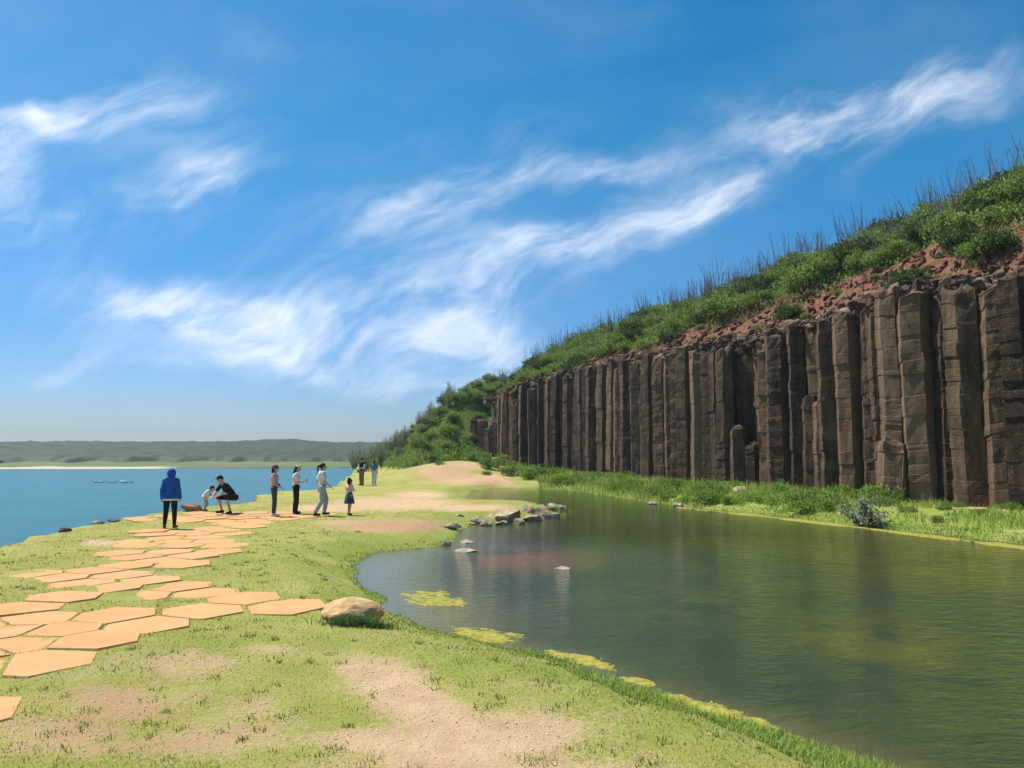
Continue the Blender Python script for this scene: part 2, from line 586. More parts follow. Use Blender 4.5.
def build_pond():
    X = np.arange(-4.5, 19, .3); Y = np.arange(.5, 52, .3)
    gx, gy = np.meshgrid(X, Y)
    x, y = gx.ravel(), gy.ravel()
    dp = poly_sd(POND, x, y)
    px, py = proj(x, y, POND_Z)
    weed = np.maximum.reduce([ell(px, py, 870, 640, 110, 30, -8), .9 * ell(px, py, 960, 670, 90, 24, -6), .55 * ell(px, py, 700, 600, 130, 30), .7 * ell(px, py, 900, 560, 200, 22, -6)])
    silt = ell(px, py, 520, 560, 75, 13, 0)
    gust = np.clip(np.maximum.reduce([1.0 * sstep(525, 560, py) * sstep(330, 480, px), .8 * sstep(640, 700, py)]), .10, 1) * (1 - .7 * (1 - sstep(380, 450, px)))
    gust = np.maximum(gust * (.25 + .75 * sstep(528, 575, py)), .06) * (.6 + .8 * fbm(x * .35, y * .25, seed=33))
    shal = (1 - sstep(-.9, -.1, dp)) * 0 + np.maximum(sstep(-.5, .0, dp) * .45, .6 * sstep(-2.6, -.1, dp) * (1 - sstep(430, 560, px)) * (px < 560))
    n = np.arange(len(x)).reshape(len(Y), len(X))
    F = np.stack([n[:-1, :-1].ravel(), n[:-1, 1:].ravel(), n[1:, 1:].ravel(), n[1:, :-1].ravel()], 1)
    keep = (dp[F].min(1) < .7)
    F = F[keep]
    used = np.unique(F); rm = -np.ones(len(x), int); rm[used] = np.arange(len(used))
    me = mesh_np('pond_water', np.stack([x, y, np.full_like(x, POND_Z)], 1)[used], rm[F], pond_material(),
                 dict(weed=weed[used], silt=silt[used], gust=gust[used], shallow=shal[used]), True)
    tag(link('pond_water', me), kind='structure')


def build_sea():
    s = 2600
    V = [(-s, -s, SEA_Z), (s, -s, SEA_Z), (s, s, SEA_Z), (-s, s, SEA_Z)]
    tag(link('sea', mesh_np('sea', V, np.array([[0, 1, 2, 3]]), sea_material())), kind='structure')


def shore_y(x):
    return 300 + (fbm(x * .012, x * 0, seed=21) - .5) * 36 + (fbm(x * .06, x * 0, seed=22) - .5) * 10 - .0006 * (x + 60) ** 2 * (x < -60)


def far_z(x, y):
    d = y - shore_y(x)
    lump = (fbm(x * .012, y * .02, seed=23) - .5) * 1.6
    z = SEA_Z + np.interp(d, [-30, 0, 6, 22, 45, 80, 130, 190, 300, 700], [-2, 0, .7, 1.3, 2.4, 5.2, 8.3, 10.1, 11.0, 11.4])
    z = z + lump * sstep(20, 90, d) + 1.6 * np.exp(-((x + 150) / 18) ** 2) * sstep(100, 200, d)
    z = z + (fbm(x * .25, y * .25, seed=24) - .5) * 1.2 * sstep(-2, 12, d)
    return z


def build_far():
    m, nt, b = material('far shore')
    p = nt.position()
    g = nt.mix(nt.step(nt.noise(p, .06, 6, .65), .4, .6), (.10, .16, .03), (.15, .17, .05))
    rk = nt.mix(nt.step(nt.noise(p, .3, 6, .7), .4, .6), (.05, .045, .04), (.14, .12, .09))
    col = nt.mix(nt.attr('shrub'), g, (.035, .06, .02))
    col = nt.mix(nt.attr('rock'), col, rk)
    col = nt.mix(nt.attr('sand'), col, (.62, .50, .34))
    nt.put(b.inputs['Base Color'], col)
    nt.put(b.inputs['Normal'], nt.bump(nt.noise(p, .7, 6, .7), .8, 1.0))
    X = np.arange(-900, 901, 5.0); D = axis([(-12, 60, 3), (60, 240, 6), (240, 700, 40)])
    gx, gd = np.meshgrid(X, D)
    x = gx.ravel(); y = shore_y(x) + gd.ravel()
    d = gd.ravel()
    z = far_z(x, y)
    nz = fbm(x * .05, y * .05, seed=25)
    edge = 1 - sstep(2, 6, d + (nz - .5) * 8)
    beach = sstep(-128, -140, x + (nz - .5) * 30)
    shrub = sstep(32, 50, d + (nz - .5) * 30)
    n = np.arange(len(x)).reshape(len(D), len(X))
    F = np.stack([n[:-1, :-1].ravel(), n[:-1, 1:].ravel(), n[1:, 1:].ravel(), n[1:, :-1].ravel()], 1)
    tag(link('hills', mesh_np('hills', np.stack([x, y, z], 1), F, m, dict(rock=edge * (1 - beach), sand=edge * beach, shrub=shrub), True)), kind='structure')
    # low wind-cut woods over the headland: reads as one mass
    X = np.concatenate([np.arange(-420, 80, 1.6)]); D = axis([(30, 110, 1.6), (110, 230, 3.0)])
    gx, gd = np.meshgrid(X, D)
    x = gx.ravel(); d = gd.ravel(); y = shore_y(x) + d
    can = fbm(x * .55, y * .4, seed=26, oct=3); big = fbm(x * .09, y * .07, seed=27, oct=3)
    edge = sstep(30, 44, d + (big - .5) * 34)
    z = far_z(x, y) + edge * (.3 + 1.5 * can + 1.2 * big) - 1.2 * (1 - edge)
    n = np.arange(len(x)).reshape(len(D), len(X))
    F = np.stack([n[:-1, :-1].ravel(), n[:-1, 1:].ravel(), n[1:, 1:].ravel(), n[1:, :-1].ravel()], 1)
    tint = np.clip(.5 * fbm(x * .7, y * .5, seed=28) + .5 * big + .25 * (np.random.default_rng(5).random(len(x)) - .5), 0, 1)
    wm = leaf_mat('far scrub', [(.012, .027, .009), (.021, .043, .012), (.036, .062, .017)], .05)
    tag(link('far_woods', mesh_np('far_woods', np.stack([x, y, z], 1), F, wm, dict(tint=tint), True)), kind='stuff')


# ------------------------------------------------------------------ sky, sun, air
def build_world():
    w = bpy.data.worlds.new('World')
    SC.world = w
    w.use_nodes = True
    nt = NT(w.node_tree)
    bg = w.node_tree.nodes['Background']
    sky = nt.new('ShaderNodeTexSky', sky_type='NISHITA')
    sky.sun_disc = False
    sky.sun_elevation = math.radians(SUN_EL)
    sky.sun_rotation = math.atan2(sun_dir.x, sun_dir.y)
    sky.air_density = 1.0
    sky.dust_density = .6
    sky.ozone_density = 2.2
    hs = nt.new('ShaderNodeHueSaturation')
    hs.inputs['Saturation'].default_value = SKY_SAT
    hs.inputs['Hue'].default_value = SKY_HUE
    nt.L.new(sky.outputs[0], hs.inputs['Color'])
    d = nt.new('ShaderNodeTexCoord').outputs['Generated']
    sp = nt.new('ShaderNodeSeparateXYZ'); nt.L.new(d, sp.inputs[0])
    yy = nt.math('MAXIMUM', sp.outputs[1], .06)
    u = nt.math('DIVIDE', sp.outputs[0], yy)
    v = nt.math('DIVIDE', sp.outputs[2], yy)
    # each cirrus bank: bearing, height, extent, tilt, weight
    uv = nt.new('ShaderNodeCombineXYZ'); nt.L.new(u, uv.inputs[0]); nt.L.new(v, uv.inputs[1])
    warp = nt.new('ShaderNodeTexNoise'); warp.inputs['Scale'].default_value = 4.0; warp.inputs['Detail'].default_value = 4
    nt.L.new(uv.outputs[0], warp.inputs['Vector'])
    ws = nt.vmath('SUBTRACT', warp.outputs['Color'], (.5, .5, .5))
    wsc = nt.new('ShaderNodeVectorMath', operation='SCALE'); nt.L.new(ws, wsc.inputs[0]); wsc.inputs['Scale'].default_value = .16
    wv = nt.vmath('ADD', uv.outputs[0], wsc.outputs[0])
    spw = nt.new('ShaderNodeSeparateXYZ'); nt.L.new(wv, spw.inputs[0])
    uw, vw = spw.outputs[0], spw.outputs[1]
    tot = None
    for cx, cy, rx, ry, rot, wt in CLOUDS:
        r = ray(cx, cy); cu, cv = r[0] / r[1], r[2] / r[1]
        c, s = math.cos(math.radians(rot)), math.sin(math.radians(rot))
        du = nt.math('SUBTRACT', uw, cu); dv = nt.math('SUBTRACT', vw, cv)
        a = nt.math('MULTIPLY', nt.math('MULTIPLY_ADD', dv, s, nt.math('MULTIPLY', du, c)), F_ / rx / 1.15)
        b = nt.math('MULTIPLY', nt.math('MULTIPLY_ADD', dv, c, nt.math('MULTIPLY', du, -s)), F_ / ry / 1.2)
        q = nt.math('MULTIPLY_ADD', a, a, nt.math('MULTIPLY', b, b))
        g = nt.math('MULTIPLY', nt.math('EXPONENT', nt.math('MULTIPLY', q, -1.0)), wt)
        tot = g if tot is None else nt.math('ADD', tot, g)
    tot = nt.math('MINIMUM', tot, 1.15)

    def streak(angle, stretch, scale, detail, rough, dist):
        mp = nt.new('ShaderNodeMapping'); nt.L.new(wv, mp.inputs['Vector'])
        mp.inputs['Rotation'].default_value = (0, 0, math.radians(-angle))
        mp2 = nt.new('ShaderNodeMapping'); nt.L.new(mp.outputs[0], mp2.inputs['Vector'])
        mp2.inputs['Scale'].default_value = (1, stretch, 1)
        return nt.noise(mp2.outputs[0], scale, detail, rough, dist)
    n1 = streak(20, 2.6, 4.0, 9, .56, .25)
    n2 = streak(32, 3.5, 11.0, 7, .6, .3)
    n3 = streak(8, 2.2, 2.2, 5, .5, .2)
    n = nt.math('ADD', nt.math('MULTIPLY', n1, .60), nt.math('ADD', nt.math('MULTIPLY', n2, .20), nt.math('MULTIPLY', n3, .28)))
    fil = nt.step(n, .36, .84)
    alpha = nt.math('MULTIPLY', tot, nt.math('ADD', nt.math('MULTIPLY', fil, 1.15), .04))
    alpha = nt.math('MULTIPLY', nt.step(alpha, -.02, 1.05), .80)
    veil = nt.math('MULTIPLY', nt.step(n3, .35, .75), .06)
    alpha = nt.math('MAXIMUM', alpha, veil)
    low = nt.step(sp.outputs[2], .0, .42)
    air = nt.mix(low, HORIZON_TINT, (1, 1, 1))
    tinted = nt.mix(1.0, hs.outputs[0], air, 'MULTIPLY')
    col = nt.mix(alpha, tinted, CLOUD_WHITE)
    nt.put(bg.inputs['Color'], col)
    bg.inputs['Strength'].default_value = SKY_STRENGTH
    sd = bpy.data.lights.new('sun', 'SUN')
    sd.energy = SUN_STRENGTH
    sd.angle = math.radians(.53)
    sd.color = (1.0, .95, .87)
    so = bpy.data.objects.new('sun', sd); COL.objects.link(so)
    so.location = (0, 0, 60)
    so.rotation_mode = 'QUATERNION'
    so.rotation_quaternion = sun_dir.to_track_quat('Z', 'Y')


def build_haze():
    m = bpy.data.materials.new('sea haze')
    m.use_nodes = True
    t = m.node_tree
    t.nodes.remove(t.nodes['Principled BSDF'])
    v = t.nodes.new('ShaderNodeVolumePrincipled')
    v.inputs['Color'].default_value = (.80, .90, 1.0, 1)
    v.inputs['Density'].default_value = HAZE
    v.inputs['Anisotropy'].default_value = .2
    t.links.new(v.outputs[0], t.nodes['Material Output'].inputs['Volume'])
    x, y0, y1, z0, z1 = 2900, -2900, 2900, -15.0, 21.0
    V = [(-x, y0, z0), (x, y0, z0), (x, y1, z0), (-x, y1, z0), (-x, y0, z1), (x, y0, z1), (x, y1, z1), (-x, y1, z1)]
    F = np.array([(3, 2, 1, 0), (4, 5, 6, 7), (0, 1, 5, 4), (1, 2, 6, 5), (2, 3, 7, 6), (3, 0, 4, 7)])
    tag(link('haze', mesh_np('haze', V, F, m)), kind='stuff')


SKY_SAT, SKY_HUE, SKY_STRENGTH, SUN_STRENGTH = 1.5, .488, .088, 4.5
HORIZON_TINT = (.46, .62, .95)
CLOUD_WHITE = (9.0, 9.3, 10.0)
HAZE = .0003
EXPOSURE = .55
CLOUDS = [(60, 125, 120, 26, 12, .75), (120, 95, 70, 30, 5, .5), (205, 180, 36, 26, 45, .8), (140, 215, 90, 26, 15, .5), (5, 205, 48, 34, -10, .95), (175, 300, 120, 19, -6, .95), (250, 318, 100, 18, -6, .7),
          (330, 350, 150, 24, -8, .55), (440, 305, 100, 42, 18, .75), (560, 255, 140, 28, 18, .9), (690, 210, 70, 15, 22, .95), (590, 162, 80, 20, -4, .75), (405, 215, 75, 22, 22, .6), (430, 345, 90, 24, 0, .7),
          (862, 100, 130, 40, 8, .8), (815, 122, 90, 26, 6, .5), (770, 160, 90, 14, 18, .3), (950, 82, 60, 22, 8, .3), (400, 380, 80, 14, -8, .55), (60, 370, 90, 12, 5, .3), (500, 190, 60, 16, 30, .3), (380, 90, 60, 14, 40, .22), (110, 160, 190, 70, 12, .26), (330, 250, 180, 60, 18, .24), (150, 345, 200, 34, -4, .28), (470, 370, 120, 24, 0, .4), (480, 150, 140, 50, 25, .22), (880, 120, 150, 50, 10, .22), (250, 30, 160, 30, -12, .18), (640, 250, 120, 40, 20, .25)]

# ------------------------------------------------------------------ basalt cliff
def basalt_material():
    m, nt, b = material('basalt')
    p = nt.objcoord()
    oi = nt.new('ShaderNodeObjectInfo').outputs['Random']
    tint = nt.attr('tint')
    st = nt.noise(nt.scale(p, (2.2, 2.2, .45)), 1.3, 6, .65)
    sp = nt.noise(p, 7, 6, .7)
    f = nt.math('ADD', nt.math('MULTIPLY', st, .6), nt.math('ADD', nt.math('MULTIPLY', tint, .09), nt.math('MULTIPLY', oi, .34)))
    col = nt.mix(nt.step(f, .32, .78), (.040, .026, .018), (.24, .148, .086))
    col = nt.mix(nt.math('MULTIPLY', nt.step(sp, .52, .72), .5), col, (.29, .185, .11))
    col = nt.mix(nt.math('MULTIPLY', nt.step(nt.noise(nt.scale(p, (3, 3, .5)), 2.2, 5, .6), .56, .70), .65), col, (.040, .029, .023))
    # rusty band under the scree
    col = nt.mix(nt.math('MULTIPLY', nt.math('MULTIPLY', nt.attr('crown'), nt.step(nt.noise(p, 1.6, 4, .6), .42, .6)), .6), col, (.19, .10, .06))
    nt.put(b.inputs['Base Color'], col)
    b.inputs['Roughness'].default_value = .9
    b.inputs['Specular IOR Level'].default_value = .2
    h = nt.math('ADD', nt.noise(nt.scale(p, (1, 1, 1.8)), 9, 6, .65), nt.math('MULTIPLY', nt.noise(p, 40, 4, .6), .35))
    nt.put(b.inputs['Normal'], nt.bump(h, .8, .045))
    return m


MAT_BASALT = basalt_material()


def column_mesh(seed, R, H, lean=(0, 0), rough=1.0):
    r = np.random.default_rng(seed)
    n = int(r.choice([5, 6, 6, 6, 6]))
    ang = np.arange(n) * 2 * math.pi / n + r.uniform(-.13, .13, n) + math.radians(203) + r.normal() * .20
    cr = R * r.uniform(.88, 1.1, n)
    C = np.stack([np.cos(ang) * cr, np.sin(ang) * cr], 1)
    per = []
    for i in range(n):
        a, b = C[i], C[(i + 1) % n]
        for t in (.0, .035, .35, .65, .965):
            q = a * (1 - t) + b * t
            if t == 0: q = q * .985
            per.append(q)
    per = np.array(per); k = len(per)
    V, T, Z = [], [], []
    z = 0.0
    off = np.zeros(2)
    while z < H:
        hb = r.uniform(.16, .55) * (1 if r.random() < .75 else 2.0)
        hb = min(hb, H - z + .02)
        sc = 1 + r.normal() * .012 * rough
        off = off * .8 + r.normal(size=2) * .014 * rough
        tn = r.random()
        chip = np.repeat(1 + r.normal(size=n) * .016 * rough, 5) * (1 + r.normal(size=k) * .010 * rough)
        jd = r.uniform(.972, .994)
        pr = ((0.0, jd), (.06, .998), (.5, 1.004), (.94, .997), (1.0, jd))
        for t, m in pr:
            zz = z + hb * t
            V.append((per * (sc * m * chip)[:, None] + off, zz)); T.append(tn); Z.append(zz)
        z += hb
        if hb <= .03: break
    tilt = r.normal(size=2) * .12
    Q = np.array([q for q, _ in V]); ZZ = np.array([zz for _, zz in V])[:, None]
    f = ZZ / max(H, .1)
    x = Q[:, :, 0] + lean[0] * f; y = Q[:, :, 1] + lean[1] * f
    nz = fbm(x * 2.6 + seed, y * 2.6, ZZ * 2.2, seed=seed % 97, oct=3) - .5
    nb = fbm(x * .9 + seed, y * .9, ZZ * .5, seed=seed % 89, oct=2) - .5
    nf = fbm(x * 6.5 + seed, y * 6.5, ZZ * 9.0, seed=seed % 83, oct=2) - .5
    cw = sstep(H - 1.1, H, ZZ) * (1 if H > 5 else .5)
    g = 1 + (nz * (.10 + .30 * cw) + nb * .05 + nf * .055) * rough - .06 * cw
    zj = ZZ + (Q @ tilt) * (0.4 + .6 * f) + nz * (.08 + .5 * cw) + nf * .05
    rings = list(np.stack([Q[:, :, 0] * g + lean[0] * f, Q[:, :, 1] * g + lean[1] * f, zj], -1))
    # broken top: shrinking, jagged rings
    last, tn = rings[-1], T[-1]
    for m, dz in ((.86, .05), (.5, .10), (.05, .05)):
        c = last.mean(0)
        q = c + (last - c) * np.array([m, m, 1])
        q[:, 2] += dz + (fbm(q[:, 0] * 3 + seed, q[:, 1] * 3, seed=seed % 71, oct=2) - .5) * .45 * rough
        rings.append(q); T.append(tn)
    Vv = np.concatenate(rings)
    nr = len(rings)
    i = np.arange(nr * k).reshape(nr, k)
    F = np.stack([i[:-1], np.roll(i[:-1], -1, 1), np.roll(i[1:], -1, 1), i[1:]], -1).reshape(-1, 4)
    crown = sstep(H - 1.0, H + .05, Vv[:, 2] + (fbm(Vv[:, 0] * 2 + seed, Vv[:, 1] * 2, seed=4) - .5) * .8) * (H > 5)
    return mesh_np('basalt_column', Vv, F, MAT_BASALT, dict(tint=np.repeat(T, k), crown=crown), False)


def build_cliff():
    root = empty('basalt_cliff', (*P0, 0.0))
    tag(root, 'long dark cliff of upright hexagonal basalt columns rising beside the pond', 'cliff')
    r = np.random.default_rng(42)
    rows = []
    a = -7.5
    while a < 50.6:
        R = r.uniform(.46, .70) if a < 30 else r.uniform(.48, .64)
        rows.append((a + R, r.uniform(-.40, .35), R, 0))
        a += R * 1.48
    nf = len(rows)
    a = -1.0
    nb = 0
    while a < 49.5 and nf + nb < 99:
        R = r.uniform(.85, 1.0)
        rows.append((a, r.uniform(.75, 1.1), R, 1)); nb += 1
        a += 50.5 / (99 - nf)
    special = {}          # broken stumps seen in the photograph: pixel column -> height
    for px, hh in ((745, 3.0), (757, 2.2), (810, 4.4), (822, 3.9)):
        u = ray(px, 450); q = u[0] / u[1]
        tt = (P0[0] - q * P0[1]) / (q * CD[1] - CD[0])
        best = min((abs(rw[0] - tt), j) for j, rw in enumerate(rows) if rw[3] == 0 and j not in special)
        special[best[1]] = hh
    for j, (a, s, R, back) in enumerate(rows):
        x, y = cliff_pt(a, s)
        H = float(ztop(a)) + .0 + r.normal() * .14 + (.3 if back else 0)
        if not back and r.random() < .08: H -= r.uniform(.3, .9)
        if a > 45.5 and not back: H = max(1.6, H * r.uniform(.45, .95))
        lean = r.normal(size=2) * .06
        if j in special:
            H = special[j]; R *= .8
        zb = min(gz(x - CN[0] * 1.2, y - CN[1] * 1.2), 1.0) - .35
        me = column_mesh(100 + j, R, H - zb, lean, 1.0 if not back else .8)
        link('basalt_column', me, root, (x - P0[0], y - P0[1], zb))


def build_rubble():
    """the crumbling red scree above the columns: uncountable loose pieces"""
    m, nt, b = material('scree stone')
    p = nt.position()
    t = nt.attr('tint')
    col = nt.mix(nt.step(t, .35, .95), (.145, .058, .034), (.27, .175, .11))
    col = nt.mix(nt.math('MULTIPLY', nt.step(nt.noise(p, 5, 5, .7), .5, .7), .6), col, (.11, .07, .05))
    col = nt.mix(nt.step(t, 1.5, 1.6), col, nt.mix(nt.noise(p, 3, 4, .6), (.045, .032, .024), (.13, .09, .06)))
    nt.put(b.inputs['Base Color'], col)
    nt.put(b.inputs['Normal'], nt.bump(nt.noise(p, 14, 5, .7), .6, .04))
    r = np.random.default_rng(9)
    g = Geo()
    base = [rock_geo(k, (1, 1, 1), 1, 16, .30) for k in range(24)]
    N = 5200
    a = r.uniform(-8, 47, N)
    s = r.uniform(-.15, 3.6, N)
    x, y = cliff_pt(a, s)
    z = np.where(s < 1.4, ztop(a) + .12 + .16 * r.normal(size=N) + .3 * s, ground_z(x, y))
    dens = fbm(a * .3, s * .5, seed=31)
    for k in range(N):
        if s[k] > 2.4 and dens[k] < .5: continue
        if r.random() < .55 * sstep(18, 36, a[k]): continue
        sz = .05 + .30 * r.random() ** 3.2
        if s[k] < .9: sz *= 1.15
        V, F = base[r.integers(24)]
        q = Quaternion(r.normal(size=4)).normalized().to_matrix()
        V = (V * np.array([1, r.uniform(.45, .9), r.uniform(.25, .65)])) @ np.array(q).T * sz
        dark = s[k] < 1.5 and r.random() < .78
        g.add(V + [x[k], y[k], z[k] + sz * .15], F, 2.0 if dark else np.clip(r.random() * .7 + (.35 if s[k] < 1.2 else 0), 0, 1))
    # loosened block heads lying along the broken tops of the columns
    for k in range(1500):
        aa = r.uniform(-8, 49); ss = r.uniform(-.35, 1.5)
        sz = r.uniform(.10, .34)
        xx, yy = cliff_pt(aa, ss)
        V, F = base[r.integers(24)]
        q = Quaternion((1, *(r.normal(size=3) * .25))).normalized().to_matrix()
        V = (V * np.array([1, r.uniform(.6, 1), r.uniform(.4, .8)])) @ np.array(q).T * sz
        g.add(V + [xx, yy, ztop(aa) + r.uniform(-.25, .35) + .25 * max(ss, 0)], F, 2.0 if r.random() < .8 else .9)
    tag(link('rubble', g.mesh('rubble', m, False)), kind='stuff')


MAT_ROCK = mottled('weathered rock', (.22, .165, .11), (.50, .38, .25), 5, .9, .7, .03)
MAT_DARKROCK = mottled('dark shore rock', (.05, .042, .036), (.15, .12, .09), 5, .9, .7, .03)
MAT_TANROCK = mottled('tan boulder', (.40, .25, .11), (.66, .44, .21), 5, .9, .6, .02)
MAT_REDROCK = mottled('red brown rock', (.15, .08, .05), (.36, .22, .14), 6, .9, .6, .03)


def place_rock(name, label, cat, px, py, wpx, hpx, z=None, mat=None, group=None, seed=0, depth=.8, facets=9, rotz=None, y=None):
    zz = POND_Z if z is None else z
    if y is None:
        x, y = at(px, py, zz)
    else:
        x, y, zz = at_y(px, py, y)
        zz = max(gz(x, y), POND_Z)
    w = wpx / F_ * y * 1.12; h = hpx / F_ * y * 1.05
    V, F = rock_geo(seed, (w * .56, w * .56 * depth, h * .72), 3, facets, .10)
    V[:, 2] += h * .30
    me = mesh_np(name, V, F, mat, None, False)
    o = link(name, me, None, (x, y + w * .25, zz - .02), 0)
    return tag(o, label, cat, group)


def build_rocks():
    gp = 'rocks piled on the sandy spit into the pond'
    sp = [(478, 524, 13, 8, 'low dark brown rock at the shore end of the pond spit'),
          (510, 522, 22, 12, 'widest grey rock in the middle of the pond spit'),
          (495, 521, 17, 9, 'brown slab leaning on the widest rock of the pond spit'),
          (526, 517, 11, 11, 'upright narrow stone in the middle of the pond spit'),
          (540, 517, 17, 12, 'tall pale block towards the tip of the pond spit'),
          (552, 513, 16, 9, 'long flat stone behind the tip of the pond spit'),
          (563, 512.5, 9, 7, 'small outermost stone at the tip of the pond spit'),
          (534, 521, 15, 6, 'flat half sunk stone in front of the tall pale spit block'),
          (551, 518, 12, 6, 'small wet stone beside the tip of the pond spit'),
          (503, 525, 10, 5, 'little stone at the waterline before the widest spit rock'),
          (487, 526, 9, 5, 'small wedge stone before the brown slab of the pond spit'),
          (519, 524, 9, 5, 'small cube like stone right of the widest spit rock'),
          (486, 518, 12, 6, 'flat stone behind the brown slab of the pond spit'),
          (515, 513, 14, 6, 'long low stone at the back of the pond spit'),
          (532, 512, 11, 5, 'pale low stone at the back near the spit tip'),
          (470, 525, 8, 4, 'smallest stone at the grassy root of the pond spit')]
    for k, (px, py, w, h, lb) in enumerate(sp):
        place_rock('rock', lb, 'rock', px, py, w * 1.25, h * 1.08, mat=MAT_ROCK, group=gp, seed=40 + k, depth=.9, facets=12)
    gs = 'flat stones along the pond edge and in the water'
    for k, (px, py, w, h, lb) in enumerate([(458, 519, 14, 5, 'small dark stone on the grass behind the pond inlet'),
                                            (452, 527, 16, 5, 'flat pale stone on the grass by the pond inlet'),
                                            (466, 543, 14, 4, 'narrow wet stone at the pond inlet edge'),
                                            (468, 552, 24, 3, 'long pale slab just above water in the pond inlet'),
                                            (446, 546, 9, 7, 'small mossy stone on the muddy pond inlet shore'),
                                            (562, 569, 14, 3, 'lone flat stone breaking the water in mid pond')]):
        place_rock('stone', lb, 'stone', px, py, w, h, z=POND_Z + (.12 if k in (0, 1) else 0), mat=MAT_ROCK, group=gs, seed=70 + k)
    o = place_rock('boulder', 'long tan boulder lying in the grass beside the pond', 'boulder', 350, 622, 50, 21, z=-.02, mat=MAT_TANROCK, seed=91, depth=.62, facets=5)
    o.rotation_euler[2] = -.1
    place_rock('rock', 'heap shaped red brown rock behind the toddler on the path edge', 'rock', 189, 510.5, 19, 7, z=-.03, mat=MAT_REDROCK, seed=92)
    place_rock('rock', 'low dark rock between the red brown rock and the toddler', 'rock', 197, 510.5, 10, 6, z=-.03, mat=MAT_DARKROCK, seed=93)
    for k, (px, py, w, h, lb) in enumerate([(62, 532.5, 12, 6, 'small black rock on the grassy sea edge'), (96, 523.5, 11, 3, 'flat pale rock further along the grassy sea edge'),
                                            (112, 521, 9, 3, 'low dark rock furthest along the grassy sea edge')]):
        place_rock('rock', lb, 'rock', px, py, w, h, z=-.12, mat=MAT_DARKROCK if k != 1 else MAT_ROCK, seed=110 + k, group='rocks on the sea edge')
    # fallen pieces at the foot of the cliff
    gf = 'fallen basalt blocks at the cliff foot'
    for k, (px, py, w, h, dep, mt, lb) in enumerate([
                        (497, 463, 18, 8, 60, MAT_ROCK, 'pale square block fallen before the far columns'),
            (519, 465, 20, 7, 61, MAT_ROCK, 'pale flat block fallen before the far columns'),
            (462, 452, 16, 9, 66, MAT_DARKROCK, 'dark jumbled block at the far end of the columns'),
            (653, 498, 8, 3, 34, MAT_ROCK, 'white stone in the green bank at the far waterline'),
            (678, 502, 11, 5, 32.4, MAT_ROCK, 'brown stone in the green bank at the far waterline'),
            (742, 487, 15, 7, 34.8, MAT_ROCK, 'grey brown rubble block below the broken column stumps')]):
        place_rock('fallen_block', lb, 'block', px, py, w, h, mat=mt, group=gf, seed=130 + k, y=dep, depth=.9, facets=6)
    x, y = cliff_pt(4.5, -.95)
    tag(link('column_stump', column_mesh(777, .62, 2.5, (.25, .18), 1.3), None, (x, y, gz(x, y) - .3)), 'rounded broken column stump standing before the cliff foot near the silvery shrub', 'stump', gf)


# ------------------------------------------------------------------ hexagonal pavers
def clip_poly(P, c, n, d):
    """keep the part of P with (p-c).n <= d"""
    out = []
    for i in range(len(P)):
        a, b = P[i], P[(i + 1) % len(P)]
        da, db = (a - c) @ n - d, (b - c) @ n - d
        if da <= 0: out.append(a)
        if da * db < 0: out.append(a + (b - a) * da / (da - db))
    return out


PAVERS = []
PAVER_RIMS = []


def layout_pavers():
    near = [(-55, 718), (39, 665), (90, 644), (17, 648), (59, 633), (145, 627), (6, 634), (33, 622), (113, 618), (21, 611), (203, 612), (287, 607), (244, 599), (66, 599), (137, 596), (205, 593), (109, 589),
            (178, 586), (84, 585), (148, 581), (59, 579), (121, 576), (33, 576), (94, 572), (127, 566), (182, 564), (160, 560), (193, 555.5), (137, 557), (168, 552), (121, 553.6), (217, 551), (-25, 656), (-22, 630), (-28, 672)]
    pts = [np.array(at(px, py, 0)) for px, py in near]
    poly = [at(px, py, 0) for px, py in [(118, 551), (125, 540), (143, 530), (206, 526.5), (222, 520.5), (138, 517.8), (140, 513.2), (300, 512.5), (335, 513.5), (300, 518.5), (252, 526), (236, 533), (240, 545), (205, 549)]]
    S = .93
    for i in range(-40, 60):
        for j in range(-40, 60):
            p = np.array([-6, 18.0]) + i * S * np.array([math.cos(.1), math.sin(.1)]) + j * S * np.array([math.cos(.1 + 1.047), math.sin(.1 + 1.047)])
            if abs(p[0]) > 20 or p[1] < 10 or p[1] > 30: continue
            if poly_sd(poly, p[:1], p[1:])[0] < .12 and min(np.linalg.norm(p - q) for q in pts[:35]) > .84:
                pts.append(p)
    # a few pavers are lost in the grass
    return pts


